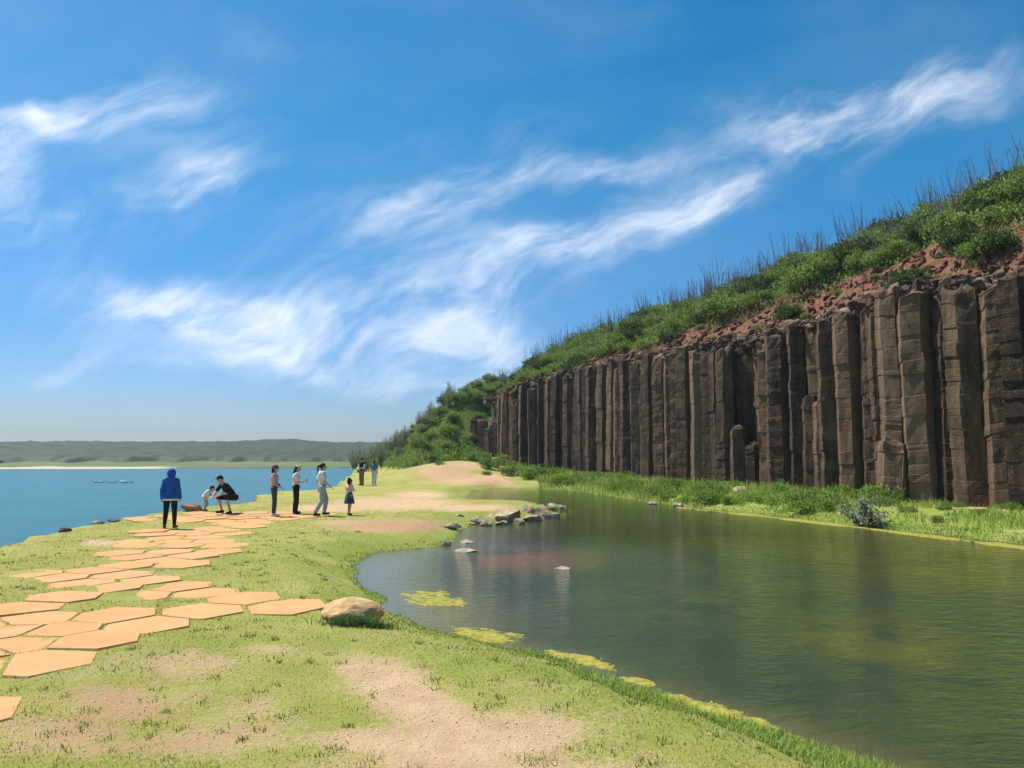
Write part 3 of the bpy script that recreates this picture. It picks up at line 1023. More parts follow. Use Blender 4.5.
def build_pavers():
    m, nt, b = material('orange concrete slab')
    p = nt.objcoord(); w = nt.position()
    oi = nt.new('ShaderNodeObjectInfo').outputs['Random']
    col = nt.mix(oi, (.50, .262, .102), (.56, .305, .13))
    col = nt.mix(nt.math('MULTIPLY', nt.step(nt.noise(w, 2.2, 6, .65), .42, .68), .55), col, (.58, .36, .165))
    col = nt.mix(nt.math('MULTIPLY', nt.step(nt.noise(w, 5, 5, .7), .6, .74), .25), col, (.36, .20, .095))
    col = nt.mix(nt.math('MULTIPLY', nt.step(nt.noise(w, 60, 3, .6), .55, .7), .22), col, (.40, .25, .13))
    nt.put(b.inputs['Base Color'], col)
    b.inputs['Roughness'].default_value = .92
    nt.put(b.inputs['Normal'], nt.bump(nt.noise(w, 60, 4, .6), .25, .01))
    pts = layout_pavers()
    r = np.random.default_rng(3)
    for k, c in enumerate(pts):
        R = .56
        ro = -.12 + r.normal() * .02
        P = [c + R * np.array([math.cos(ro + i * math.pi / 3), math.sin(ro + i * math.pi / 3)]) for i in range(6)]
        for j, q in enumerate(pts):
            if j == k: continue
            d = np.linalg.norm(q - c)
            if d < 1.3:
                P = clip_poly(P, c, (q - c) / d, d / 2 - .022)
        if len(P) < 4: continue
        P = np.array(P)
        ar = .5 * abs(np.sum(P[:, 0] * np.roll(P[:, 1], -1) - np.roll(P[:, 0], -1) * P[:, 1]))
        if ar < .28: continue
        n = len(P)
        top = gz(*c) + .010 + r.normal() * .004
        tilt = r.normal(size=2) * .008
        if k == 0: top += .02
        L = P - c
        rings = []
        for f, dz in ((1.0, -.10), (1.0, -.012), (.985, 0.0)):
            rings.append(np.column_stack([L * f, dz + L @ tilt]))
        V = np.concatenate(rings)
        bmf4 = [(a * n + i, a * n + (i + 1) % n, (a + 1) * n + (i + 1) % n, (a + 1) * n + i) for a in (0, 1) for i in range(n)]
        me = mesh_np('hexagonal_paver', V, [np.array(bmf4), np.array([[2 * n + i for i in range(n)]])], m)
        o = link('hexagonal_paver', me, None, (c[0], c[1], top))
        px, py = proj(c[0], c[1], 0.0)
        PAVERS.append((c[0], c[1])); PAVER_RIMS.append((c[0], c[1], P))
        if k == 0: lb, gr = 'lone orange hexagonal paver at the bottom left corner of the grass', None
        elif k == 11: lb, gr = 'last orange hexagonal paver in the row pointing at the tan boulder', None
        elif k == 10: lb, gr = 'large orange hexagonal paver two before the tan boulder in its row', None
        elif k == 1: lb, gr = 'largest orange hexagonal paver at the near edge of the path', None
        elif py > 568: lb, gr = 'orange hexagonal paver set in grass in the wide near stretch of path', 'pavers of the near path'
        elif py > 528: lb, gr = 'orange hexagonal paver in the narrow middle stretch below the blue hoodie', 'pavers of the middle path'
        else: lb, gr = 'orange hexagonal paver in the far band where the people stand', 'pavers of the far path'
        tag(o, lb, 'paver', gr)


# ------------------------------------------------------------------ floating scum on the pond
def blob_mesh(name, mat, cx, cy, wpx, hpx, rot, seed):
    """a cushion of floating algae with a ragged rim"""
    x0, y0 = at(cx, cy, POND_Z)
    xl, _ = at(cx - wpx / 2, cy, POND_Z); xr, _ = at(cx + wpx / 2, cy, POND_Z)
    _, yn = at(cx, cy + hpx / 2, POND_Z); _, yf = at(cx, cy - hpx / 2, POND_Z)
    rx, ry = (xr - xl) / 2, (yf - yn) / 2
    st = .035
    gx, gy = np.meshgrid(np.arange(-rx * 1.5, rx * 1.5, st), np.arange(-ry * 1.9 - abs(rot) * rx, ry * 1.9 + abs(rot) * rx, st))
    u = gx / rx; v = (gy - rot * gx) / ry
    f = 1.0 - (u * u + v * v) * .75 + (fbm(gx * 1.6 + seed, (gy - rot * gx) * 4.0, seed=seed) - .5) * 2.2 + (fbm(gx * 8 + seed, (gy - rot * gx) * 16, seed=seed + 1) - .5) * 2.0
    z = np.where(f > .35, .003 + .014 * sstep(.35, .9, f) * (.4 + fbm(gx * 14, gy * 14, seed=seed)), -.012)
    ny, nx = gx.shape
    n = np.arange(ny * nx).reshape(ny, nx)
    F = np.stack([n[:-1, :-1].ravel(), n[:-1, 1:].ravel(), n[1:, 1:].ravel(), n[1:, :-1].ravel()], 1)
    F = F[(f.ravel()[F] > .35).any(1)]
    us = np.unique(F); rm = np.zeros(ny * nx, int); rm[us] = np.arange(len(us))
    V = np.stack([gx.ravel(), gy.ravel(), z.ravel()], 1)[us]
    return mesh_np(name, V, rm[F], mat, None, True), (x0, y0, POND_Z)


def build_algae():
    m = mottled('pond scum', (.17, .18, .025), (.36, .31, .05), 11, .8, .5, .02)
    for k, (cx, cy, w, h, rot, lb) in enumerate([(430, 599, 62, 13, -.5, 'yellow green algae patch nearest the tan boulder in the pond'),
                                                 (484, 635, 66, 12, -.5, 'yellow green algae patch along the middle of the near bank'),
                                                 (578, 659, 66, 9, -.75, 'thin yellow algae patch further down the near bank'),
                                                 (694, 708, 120, 24, -.7, 'largest yellow green algae patch along the near bank'),
                                                 (640, 683, 36, 9, -.5, 'smallest yellow algae patch on the near bank')]):
        me, loc = blob_mesh('algae_patch', m, cx, cy, w, h, rot, 200 + k)
        tag(link('algae_patch', me, None, loc), lb, 'algae', 'algae patches on the near bank')
    # strip of scum along the far bank
    pl = [at(px, py, POND_Z) for px, py in [(672, 506.5), (700, 510), (760, 516), (830, 524), (900, 532.5), (960, 540), (1024, 547.5), (1060, 553)]]
    pl = np.array(pl)
    t = np.linspace(0, len(pl) - 1, 420)
    x = np.interp(t, range(len(pl)), pl[:, 0]); y = np.interp(t, range(len(pl)), pl[:, 1])
    w = (.03 + .26 * sstep(.35, .7, fbm(t * 2.3, t * 0, seed=51))) * sstep(0, .6, t)
    nx = -np.gradient(y); ny = np.gradient(x); l = np.hypot(nx, ny); nx /= l; ny /= l
    rows = []
    for f, dz in ((-1.6, -.01), (-.8, .012), (0, .022), (.8, .015), (1.6, -.01)):
        ww = w * f + .22 * (fbm(t * 4, t * 0 + f * .3, seed=52) - .5)
        rows.append(np.stack([x + nx * ww, y + ny * ww, np.full_like(x, POND_Z + dz)], 1))
    V = np.concatenate(rows); n = np.arange(len(V)).reshape(5, -1)
    F = np.stack([n[:-1, :-1].ravel(), n[:-1, 1:].ravel(), n[1:, 1:].ravel(), n[1:, :-1].ravel()], 1)
    tag(link('algae_strip', mesh_np('algae_strip', V, F, m, None, True)), 'long thin yellow algae strip along the far bank below the cliff', 'algae')


# ------------------------------------------------------------------ fish floats out on the bay
def build_floats():
    m, nt, b = material('turquoise float'); b.inputs['Base Color'].default_value = (.16, .42, .46, 1); b.inputs['Roughness'].default_value = .4
    mw, nt, b = material('pale float'); b.inputs['Base Color'].default_value = (.45, .56, .58, 1); b.inputs['Roughness'].default_value = .4
    md, nt, b = material('dark mooring rope'); b.inputs['Base Color'].default_value = (.10, .16, .17, 1)
    x0, y0 = at(112, 482.5, SEA_Z)
    root = empty('float_line', (x0, y0, SEA_Z))
    tag(root, 'row of small turquoise floats moored far out on the blue bay', 'floats')
    r = np.random.default_rng(6)
    g = Geo(); tube(g, [(-4.6, 0, .25), (-2, .1, .2), (0, 0, .25), (2, .1, .2), (4.6, 0, .25)], [.05] * 5, 6)
    link('rope', g.mesh('rope', md), root)
    for k in range(9):
        V, F = ICO[2]
        V = V * [.50, .34, .34]
        V[:, 2] = np.where(V[:, 2] > .2, V[:, 2] * .9, V[:, 2])
        link('float', mesh_np('float', V, F, m if k % 3 else mw, None, True), root, (-4.2 + 1.05 * k + r.normal() * .28, r.normal() * .3, .06 + .1 * r.random()), r.normal() * .5, r.uniform(.45, 1.0))

# ------------------------------------------------------------------ vegetation
def leaf_quads(g, C, D, L, Wd, r, tint):
    """diamond leaves at C pointing along D"""
    n = len(C)
    D = D / (np.linalg.norm(D, axis=1, keepdims=True) + 1e-9)
    S = np.cross(D, r.normal(size=(n, 3)))
    S /= np.linalg.norm(S, axis=1, keepdims=True) + 1e-9
    L = np.broadcast_to(L, n)[:, None]; Wd = np.broadcast_to(Wd, n)[:, None]
    N = np.cross(S, D)
    V = np.stack([C, C + D * L * .5 + S * Wd * .5 + N * L * .08, C + D * L, C + D * L * .5 - S * Wd * .5 + N * L * .08], 1).reshape(-1, 3)
    F = np.arange(4 * n).reshape(n, 4)
    g.add(V, F, np.repeat(tint, 4))


GREEN_A = [(.06, .105, .02), (.135, .21, .04), (.21, .29, .055), (.30, .34, .09)]
GREEN_B = [(.032, .06, .014), (.07, .115, .025), (.12, .165, .04)]
GREEN_C = [(.09, .17, .022), (.16, .26, .032), (.23, .33, .05)]
GREY_G = [(.12, .145, .07), (.19, .22, .11), (.28, .29, .17)]
SILVER = [(.15, .18, .10), (.26, .29, .18), (.42, .42, .30)]
M_A = leaf_mat('bush leaf', GREEN_A, .38, .35)
M_B = leaf_mat('dark bush leaf', GREEN_B, .25, .2)
M_C = leaf_mat('fresh leaf', GREEN_C, .42, .35)
M_G = leaf_mat('grey green needle', GREY_G, .35, .6)
M_S = leaf_mat('silver leaf', SILVER, .3, .5)
M_TWIG = mottled('bare twig', (.13, .105, .10), (.25, .21, .20), 6, .9, 0)
M_WOOD = mottled('brown stem', (.07, .05, .035), (.14, .10, .07), 8, .9, 0)


def bush_mesh(name, seed, mat, leaves=1100, leaf=.10, clumps=16, tall=.75, spread=1.0):
    r = np.random.default_rng(seed)
    g = Geo()
    th = r.uniform(0, 6.28, clumps); rad = np.sqrt(r.random(clumps)) * .72 * spread
    cz = (1 - (rad / spread) ** 2 * .75) * tall * r.uniform(.45, 1.0, clumps)
    CC = np.stack([np.cos(th) * rad, np.sin(th) * rad, cz], 1)
    for c in CC:
        tube(g, [(c[0] * .15, c[1] * .15, -.25), (c[0] * .6, c[1] * .6, c[2] * .45), c * [1, 1, .98]], [.022, .014, .006], 4, -1.0)
    k = r.integers(clumps, size=leaves)
    rr = r.normal(size=(leaves, 3)); rr /= np.linalg.norm(rr, axis=1, keepdims=True)
    sz = r.uniform(.17, .36, clumps)[k][:, None]
    C = CC[k] + rr * sz * r.random((leaves, 1)) ** .4 * [1, 1, .75]
    D = rr * .7 + r.normal(size=(leaves, 3)) * .55 + [0, 0, .35]
    ct = r.random(clumps)
    tint = np.clip(.5 * r.random(leaves) + .5 * ct[k], 0, 1)
    leaf_quads(g, C, D, leaf * r.uniform(.7, 1.4, leaves), leaf * .55 * r.uniform(.7, 1.3, leaves), r, tint)
    me = g.mesh(name, [mat, M_WOOD], False)
    a = np.concatenate([np.concatenate(g.A)])
    # twigs use the second material
    mi = np.zeros(len(me.polygons), np.int32)
    vi = np.zeros(len(me.loops), np.int32); me.loops.foreach_get('vertex_index', vi)
    st = np.zeros(len(me.polygons), np.int32); me.polygons.foreach_get('loop_start', st)
    mi[a[vi[st]] < 0] = 1
    me.polygons.foreach_set('material_index', mi)
    return me


def sapling_mesh(seed, H=2.2):
    """a dead sapling: a few whippy stems from one root, with fine upright twigs"""
    r = np.random.default_rng(seed)
    g = Geo()
    for q in range(int(r.integers(4, 8))):
        h = H * r.uniform(.6, 1.0)
        o = r.normal(size=2) * .36; bend = r.normal(size=2) * .10
        P = [np.array([o[0] * (.3 + t) + bend[0] * t * t * h, o[1] * (.3 + t) + bend[1] * t * t * h, t * h]) for t in np.linspace(0, 1, 6)]
        tube(g, P, np.linspace(.021, .005, 6), 4)
        for _ in range(int(r.integers(5, 9))):
            t = r.uniform(.3, .92); i = int(t * 5); b = P[i] + (P[min(i + 1, 5)] - P[i]) * (t * 5 - i)
            an = r.uniform(0, 6.28); ln = r.uniform(.2, .6) * (1.15 - t)
            d = np.array([math.cos(an) * .32, math.sin(an) * .32, 1.0])
            tube(g, [b, b + d * ln * .5, b + d * ln + np.array([0, 0, ln * .25])], [.009, .006, .003], 3)
    return g.mesh('bare_sapling', M_TWIG, True)


def casuarina_mesh(seed, H=2.0):
    """a wispy, many-stemmed sapling with drooping needle sprays"""
    r = np.random.default_rng(seed)
    g = Geo()
    CC = []
    for q in range(int(r.integers(9, 14))):
        an = r.uniform(0, 6.28); sp = r.uniform(.05, .85); h = H * r.uniform(.5, 1.05) * (1 - .35 * sp)
        e = np.array([math.cos(an) * sp, math.sin(an) * sp, h])
        mid = e * [.55, .55, .5]
        tube(g, [(0, 0, -.2), mid, e], [.022, .014, .004], 4, -1)
        for t in np.linspace(.2, 1.0, 11):
            b = mid * (2 * t) if t < .5 else mid + (e - mid) * (2 * t - 1)
            for _ in range(2):
                a2 = r.uniform(0, 6.28); ln = r.uniform(.08, .28) * (1.2 - t * .6)
                tip = b + np.array([math.cos(a2) * ln, math.sin(a2) * ln, ln * .9])
                for w in (.3, .65, 1.0): CC.append(b + (tip - b) * w)
    CC = np.repeat(np.array(CC), 2, 0)
    n = len(CC)
    leaf_quads(g, CC + r.normal(size=(n, 3)) * .04, r.normal(size=(n, 3)) * .5 + [0, 0, .7], r.uniform(.12, .26, n), .020, r, r.random(n))
    me = g.mesh('casuarina', [M_G, M_TWIG], False)
    a = np.concatenate(g.A)
    mi = np.zeros(len(me.polygons), np.int32)
    vi = np.zeros(len(me.loops), np.int32); me.loops.foreach_get('vertex_index', vi)
    st = np.zeros(len(me.polygons), np.int32); me.polygons.foreach_get('loop_start', st)
    mi[a[vi[st]] < 0] = 1
    me.polygons.foreach_set('material_index', mi)
    return me


def scatter(r, n, a0, a1, s0, s1, dmin, keep=None):
    out = []
    tries = 0
    while len(out) < n and tries < n * 60:
        tries += 1
        a, s = r.uniform(a0, a1), r.uniform(s0, s1)
        if keep and not keep(a, s): continue
        if all((a - b) ** 2 + (s - t) ** 2 > dmin * dmin for b, t in out): out.append((a, s))
    return out


def build_hill_plants():
    r = np.random.default_rng(77)
    kinds = [bush_mesh('bush', 300 + k, M_A, 1500, .105, 18, .8) for k in range(4)] + [bush_mesh('bush', 310 + k, M_B, 1500, .11, 18, .8) for k in range(2)] + [bush_mesh('bush', 320 + k, M_C, 1400, .10, 18, .7) for k in range(2)]
    edge = lambda a: 2.55 + 2.0 * (float(fbm(np.array([a * .28]), np.array([0.0]), seed=61)[0]) - .5) * 2 - 1.5 * sstep(18, 40, a) + .45 * (a < 18)
    gb = 'bushes covering the slope above the columns'
    for a, s in scatter(r, 190, -7, 49.5, 1.2, 10.5, 1.05, lambda a, s: s > edge(a)):
        x, y = cliff_pt(a, s)
        first = s < edge(a) + 1.3
        o = link('bush', kinds[int(r.choice([0, 1, 2, 3, 4, 5, 6, 7], p=[.2, .2, .17, .13, .1, .06, .07, .07]))], None, (x, y, gz(x, y) - .05), r.uniform(0, 6.28), r.uniform(.95, 1.6) * np.array([1, 1, r.uniform(.75, 1.2)]))
        if first: tag(o, 'leafy green bush on the lip of the red scree above the columns', 'bush', 'bushes along the scree lip')
        else: tag(o, 'green bush on the upper slope behind the lip of the cliff', 'bush', gb)
    # a few that stand out in the photograph
    for px, py, dep, sc, km, lb in [(788, 300, 37.4, 1.0, 4, 'dark bush overhanging the red scree left of its widest bare patch'),
                                    (905, 268, 30.5, 1.25, 5, 'big dark bush drooping over the cliff lip near the rightmost columns'),
                                    (562, 368, 56.0, 1.5, 5, 'dark bush sagging over the tops of the far columns'),
                                    (765, 330, 37.2, .55, 6, 'small bright green bush clinging to the scree face'),
                                    (688, 352, 43.6, .6, 6, 'pale green bush rooted in the scree above the middle columns'),
                                    (990, 225, 28.2, 1.1, 4, 'dark bush high on the slope at the right edge')]:
        x, y, z = at_y(px, py, dep)
        q, s = cliff_as(x, y)
        x, y = cliff_pt(float(q), max(float(s), 1.25))
        z = gz(x, y)
        tag(link('bush', kinds[km], None, (x, y, z - .1 * sc), r.uniform(0, 6.28), sc), lb, 'bush')
    # small plants rooted in the scree itself
    for a, s in scatter(r, 26, -6, 40, 1.3, 3.0, 1.3, lambda a, s: s < edge(a)):
        x, y = cliff_pt(a, s)
        tag(link('low_plant', kinds[int(r.choice([0, 3, 6, 7]))], None, (x, y, gz(x, y) - .03), r.uniform(0, 6.28), r.uniform(.28, .55)), 'small green plant rooted in the bare red scree above the columns', 'plant', 'plants rooted in the scree')
    # far end of the hill
    for a, s in scatter(r, 150, 48.8, 80, -8.5, 9, 1.15, lambda a, s: s > -8.5 + (a < 54) * 3.0):
        x, y = cliff_pt(a, s)
        z = gz(x, y)
        if z < .7: continue
        o = link('bush', kinds[int(r.choice([0, 1, 2, 3, 4, 5, 6, 7]))], None, (x, y, z - .05), r.uniform(0, 6.28), r.uniform(.8, 1.4) * np.array([1, 1, r.uniform(.7, 1.0)]))
        tag(o, 'green bush on the rounded far shoulder of the hill beyond the columns', 'bush', 'bushes on the far shoulder')
    cas = [casuarina_mesh(400 + k, 2.1) for k in range(6)]
    for a, s in scatter(r, 110, 54, 86, -10.5, 8, .8, lambda a, s: s < -1.5 + .5 * (a - 56)):
        x, y = cliff_pt(a, s)
        z = gz(x, y)
        if z < -.6: continue
        o = link('casuarina', cas[int(r.integers(6))], None, (x, y, z - .1), r.uniform(0, 6.28), r.uniform(.65, 1.25))
        tag(o, 'feathery grey green casuarina sapling on the seaward toe of the hill', 'young tree', 'casuarina saplings on the toe of the hill')
    sap = [sapling_mesh(500 + k, 2.6) for k in range(9)]
    for a, s in scatter(r, 290, -7, 64, 4.0, 11.5, .45):
        x, y = cliff_pt(a, s)
        o = link('bare_sapling', sap[int(r.integers(9))], None, (x, y, gz(x, y) - .1), r.uniform(0, 6.28), r.uniform(.75, 1.2))
        o.rotation_euler[0] = r.normal() * .05; o.rotation_euler[1] = r.normal() * .05 + .05
        if a < 20: tag(o, 'thin bare sapling against the sky above the nearer columns', 'bare tree', 'bare saplings on the near ridge')
        else: tag(o, 'thin bare sapling against the sky along the farther ridge', 'bare tree', 'bare saplings on the far ridge')
    # low scrub and dry stems between the bushes
    g = Geo()
    n = 60000
    a = r.uniform(-8, 80, n); s = np.where(a < 48, r.uniform(1.6, 13, n), r.uniform(-8.5, 10, n))
    x, y = cliff_pt(a, s); z = ground_z(x, y)
    ok = (z > .55) & ((a > 47) | (s > 2.6 + 2.0 * (fbm(a * .28, s * 0, seed=61) - .5) * 2 - 1.3 * sstep(22, 44, a)))
    x, y, z, a, s = x[ok], y[ok], z[ok], a[ok], s[ok]
    n = len(x)
    leaf_quads(g, np.stack([x, y, z + r.random(n) ** 1.5 * .45], 1), r.normal(size=(n, 3)) * .5 + [0, 0, .7], r.uniform(.12, .34, n), r.uniform(.04, .10, n), r, np.clip(r.random(n) * .6 + .4 * fbm(x * .4, y * .4, seed=62), 0, 1))
    tag(link('hillside_scrub', g.mesh('hillside_scrub', M_A, False)), kind='stuff')


def blades(g, x, y, z, h, w, r, lean=.5, tint=None):
    n = len(x)
    an = r.uniform(0, 6.28, n); tl = r.normal(size=n) * lean
    ax = np.stack([np.cos(an), np.sin(an), np.zeros(n)], 1)
    an2 = an + r.uniform(-1.5, 1.5, n) + 1.57
    dr = np.stack([np.cos(an2) * np.sin(tl), np.sin(an2) * np.sin(tl), np.cos(tl)], 1)
    dr2 = dr + np.stack([np.cos(an2) * np.sign(tl), np.sin(an2) * np.sign(tl), -np.ones(n) * .5], 1) * .35
    B = np.stack([x, y, z], 1)
    w = w[:, None]; h = h[:, None]
    V = np.stack([B - ax * w, B + ax * w, B + dr * h * .55 + ax * w * .7, B + dr * h * .55 - ax * w * .7, B + dr * h * .55 + dr2 * h * .45], 1).reshape(-1, 3)
    i = np.arange(n)[:, None] * 5
    t = np.repeat(r.random(n) if tint is None else tint, 5)
    V0 = g.n
    g.add(V, i + np.array([[0, 1, 2, 3]]), t)
    g.V.append(np.zeros((0, 3))); g.A.append(np.zeros(0))
    g.F3.append(V0 + i + np.array([[3, 2, 4]]))


def build_grass():
    r = np.random.default_rng(21)
    turf = leaf_mat('turf blade', [(.22, .28, .045), (.32, .35, .065), (.42, .41, .11), (.52, .46, .20)], .3, .75)
    rank = leaf_mat('rank grass blade', [(.12, .21, .028), (.20, .32, .042), (.28, .39, .06), (.40, .42, .12)], .4, .6)
    # short turf, denser close to the path's near end
    N = 240000
    d = 4.0 * (34 / 4.0) ** r.random(N)
    x = d * r.uniform(-.80, .80, N) + r.normal(size=N) * .5
    y = d
    dp = poly_sd(POND, x, y); dc = -poly_sd(COAST, x, y)
    a, s = cliff_as(x, y)
    z0 = np.zeros(N)
    wear, _ = wear_masks(x, y, z0)
    wear = wear + (fbm(x * 2.6, y * 2.6, seed=71) - .5) * .9
    ok = (dp > .12) & (dc > .25) & (s < -5) & (wear < .42 + .25 * r.random(N))
    # keep the slabs clear
    pv = np.array(PAVERS)
    idx = np.where(ok)[0]
    near = np.full(len(idx), 9.0)
    for c in pv:
        near = np.minimum(near, (x[idx] - c[0]) ** 2 + (y[idx] - c[1]) ** 2)
    ok[idx[near < .44 ** 2]] = False
    x, y, dp, d = x[ok], y[ok], dp[ok], d[ok]
    z = ground_z(x, y, dp)
    n = len(x)
    edge = np.exp(-np.clip(dp - .1, 0, 5) / .5)
    lumps = fbm(x * .9, y * .9, seed=72)
    h = (.012 + .020 * r.random(n)) * (.5 + .9 * lumps)
    w = .0028 * (d / 6) ** .8 * r.uniform(.7, 1.4, n)
    tint = np.clip(.15 + .7 * fbm(x * .5, y * .5, seed=73) + .35 * (r.random(n) - .5) - .45 * np.exp(-dp / 1.3), 0, 1)
    g = Geo(); blades(g, x, y, z - .004, h * (d / 7) ** .3, w, r, .9, tint)
    # blades leaning over the rims of the slabs
    for (cx, cy, P) in PAVER_RIMS:
        if cy > 17: continue
        m_ = int(70 * (9 / max(cy, 6)))
        e = r.integers(len(P), size=m_); t_ = r.random(m_)
        A = P[e]; Bq = P[(e + 1) % len(P)]
        q = A + (Bq - A) * t_[:, None] + r.normal(size=(m_, 2)) * .012
        blades(g, q[:, 0], q[:, 1], ground_z(q[:, 0], q[:, 1]) - .003, r.uniform(.015, .045, m_), .0034 * (cy / 6) ** .8 * r.uniform(.7, 1.4, m_), r, .9, np.clip(.35 + .3 * r.normal(size=m_), 0, 1))
    # rougher tufts and weeds standing out of the lawn
    C = []
    while len(C) < 420:
        dd = 4.3 * (20 / 4.3) ** r.random(); c = np.array([dd * r.uniform(-.75, .5), dd])
        if poly_sd(POND, c[:1], c[1:])[0] < .4 or -poly_sd(COAST, c[:1], c[1:])[0] < .6: continue
        if min((c[0] - p[0]) ** 2 + (c[1] - p[1]) ** 2 for p in PAVERS) < .5 ** 2: continue
        wv, _ = wear_masks(c[:1], c[1:], np.zeros(1))
        if wv[0] > .75: continue
        C.append(c)
        m_ = int(r.integers(14, 46)); sp = r.uniform(.02, .08)
        q = c + r.normal(size=(m_, 2)) * sp
        blades(g, q[:, 0], q[:, 1], ground_z(q[:, 0], q[:, 1]) - .004, r.uniform(.02, .065, m_), .0034 * (dd / 6) ** .8 * r.uniform(.7, 1.6, m_), r, .75, np.clip(r.choice([.05, .25, .9]) + .15 * r.normal(size=m_), 0, 1))
    tag(link('turf_grass', g.mesh('turf_grass', turf, False)), kind='stuff')
    # rank grass fringing the pond
    N = 300000
    d = 4.0 * (32 / 4.0) ** r.random(N)
    x = d * r.uniform(-.30, .75, N); y = d
    dp = poly_sd(POND, x, y); a, s = cliff_as(x, y)
    wd = .15 + 1.9 * fbm(x * .5, y * .5, seed=74) * (.30 + .70 * sstep(.2, 1.6, x))
    ok = (dp > -.03) & (dp < wd) & (s < -5)
    x, y, dp, d = x[ok], y[ok], dp[ok], d[ok]
    z = ground_z(x, y, dp)
    n = len(x)
    h = (.04 + .085 * r.random(n)) * (.45 + .55 * sstep(-.8, 1.2, x)) * (.45 + .9 * fbm(x * 1.5, y * 1.5, seed=75)) * np.clip(1.25 - dp / 1.8, .5, 1)
    g = Geo(); blades(g, x, y, z - .005, h, .0042 * (d / 6) ** .8 * r.uniform(.7, 1.4, n), r, .5)
    tag(link('pond_fringe_grass', g.mesh('pond_fringe_grass', rank, False)), kind='stuff')
    # tall grass on the bank below the cliff
    N = 110000
    a = r.uniform(-4, 52, N); s = r.uniform(-13, -.6, N)
    x, y = cliff_pt(a, s)
    dp = poly_sd(POND, x, y)
    dens = fbm(x * .55, y * .55, seed=76)
    ok = (dp > -.05) & (dens > .38) & ((s > -3.0) | (x > 1.6 + .9 * (dens - .5))) & (dp < 9) & (x > -4.5 + 3 * dens) & ((a > 2) | (dens > .48))
    x, y, dp, a, s = x[ok], y[ok], dp[ok], a[ok], s[ok]
    z = ground_z(x, y, dp)
    n = len(x)
    tall = sstep(4, 10, a)
    h = (.12 + .50 * r.random(n)) * (.5 + .5 * tall) * (.4 + 1.1 * fbm(x * .8, y * .8, seed=77)) * np.clip(.45 + dp * .5, .3, 1.15)
    g = Geo(); blades(g, x, y, z - .01, h, .011 * np.clip(y / 30, .7, 1.8) * r.uniform(.7, 1.4, n), r, .42, np.clip(.65 * fbm(x * .5, y * .5, seed=78) + .4 * r.random(n), 0, 1))
    tag(link('bank_grass', g.mesh('bank_grass', rank, False)), kind='stuff')
    # weeds on the near slope of the hill's far end
    N = 40000
    a = r.uniform(46, 74, N); s = r.uniform(-9.5, -2.5, N)
    x, y = cliff_pt(a, s)
    z = ground_z(x, y)
    ok = (z > .35) & (z < 3.6)
    x, y, z = x[ok], y[ok], z[ok]
    n = len(x)
    g = Geo(); blades(g, x, y, z - .01, r.uniform(.15, .55, n), .022 * r.uniform(.7, 1.4, n), r, .45)
    tag(link('slope_grass', g.mesh('slope_grass', rank, False)), kind='stuff')


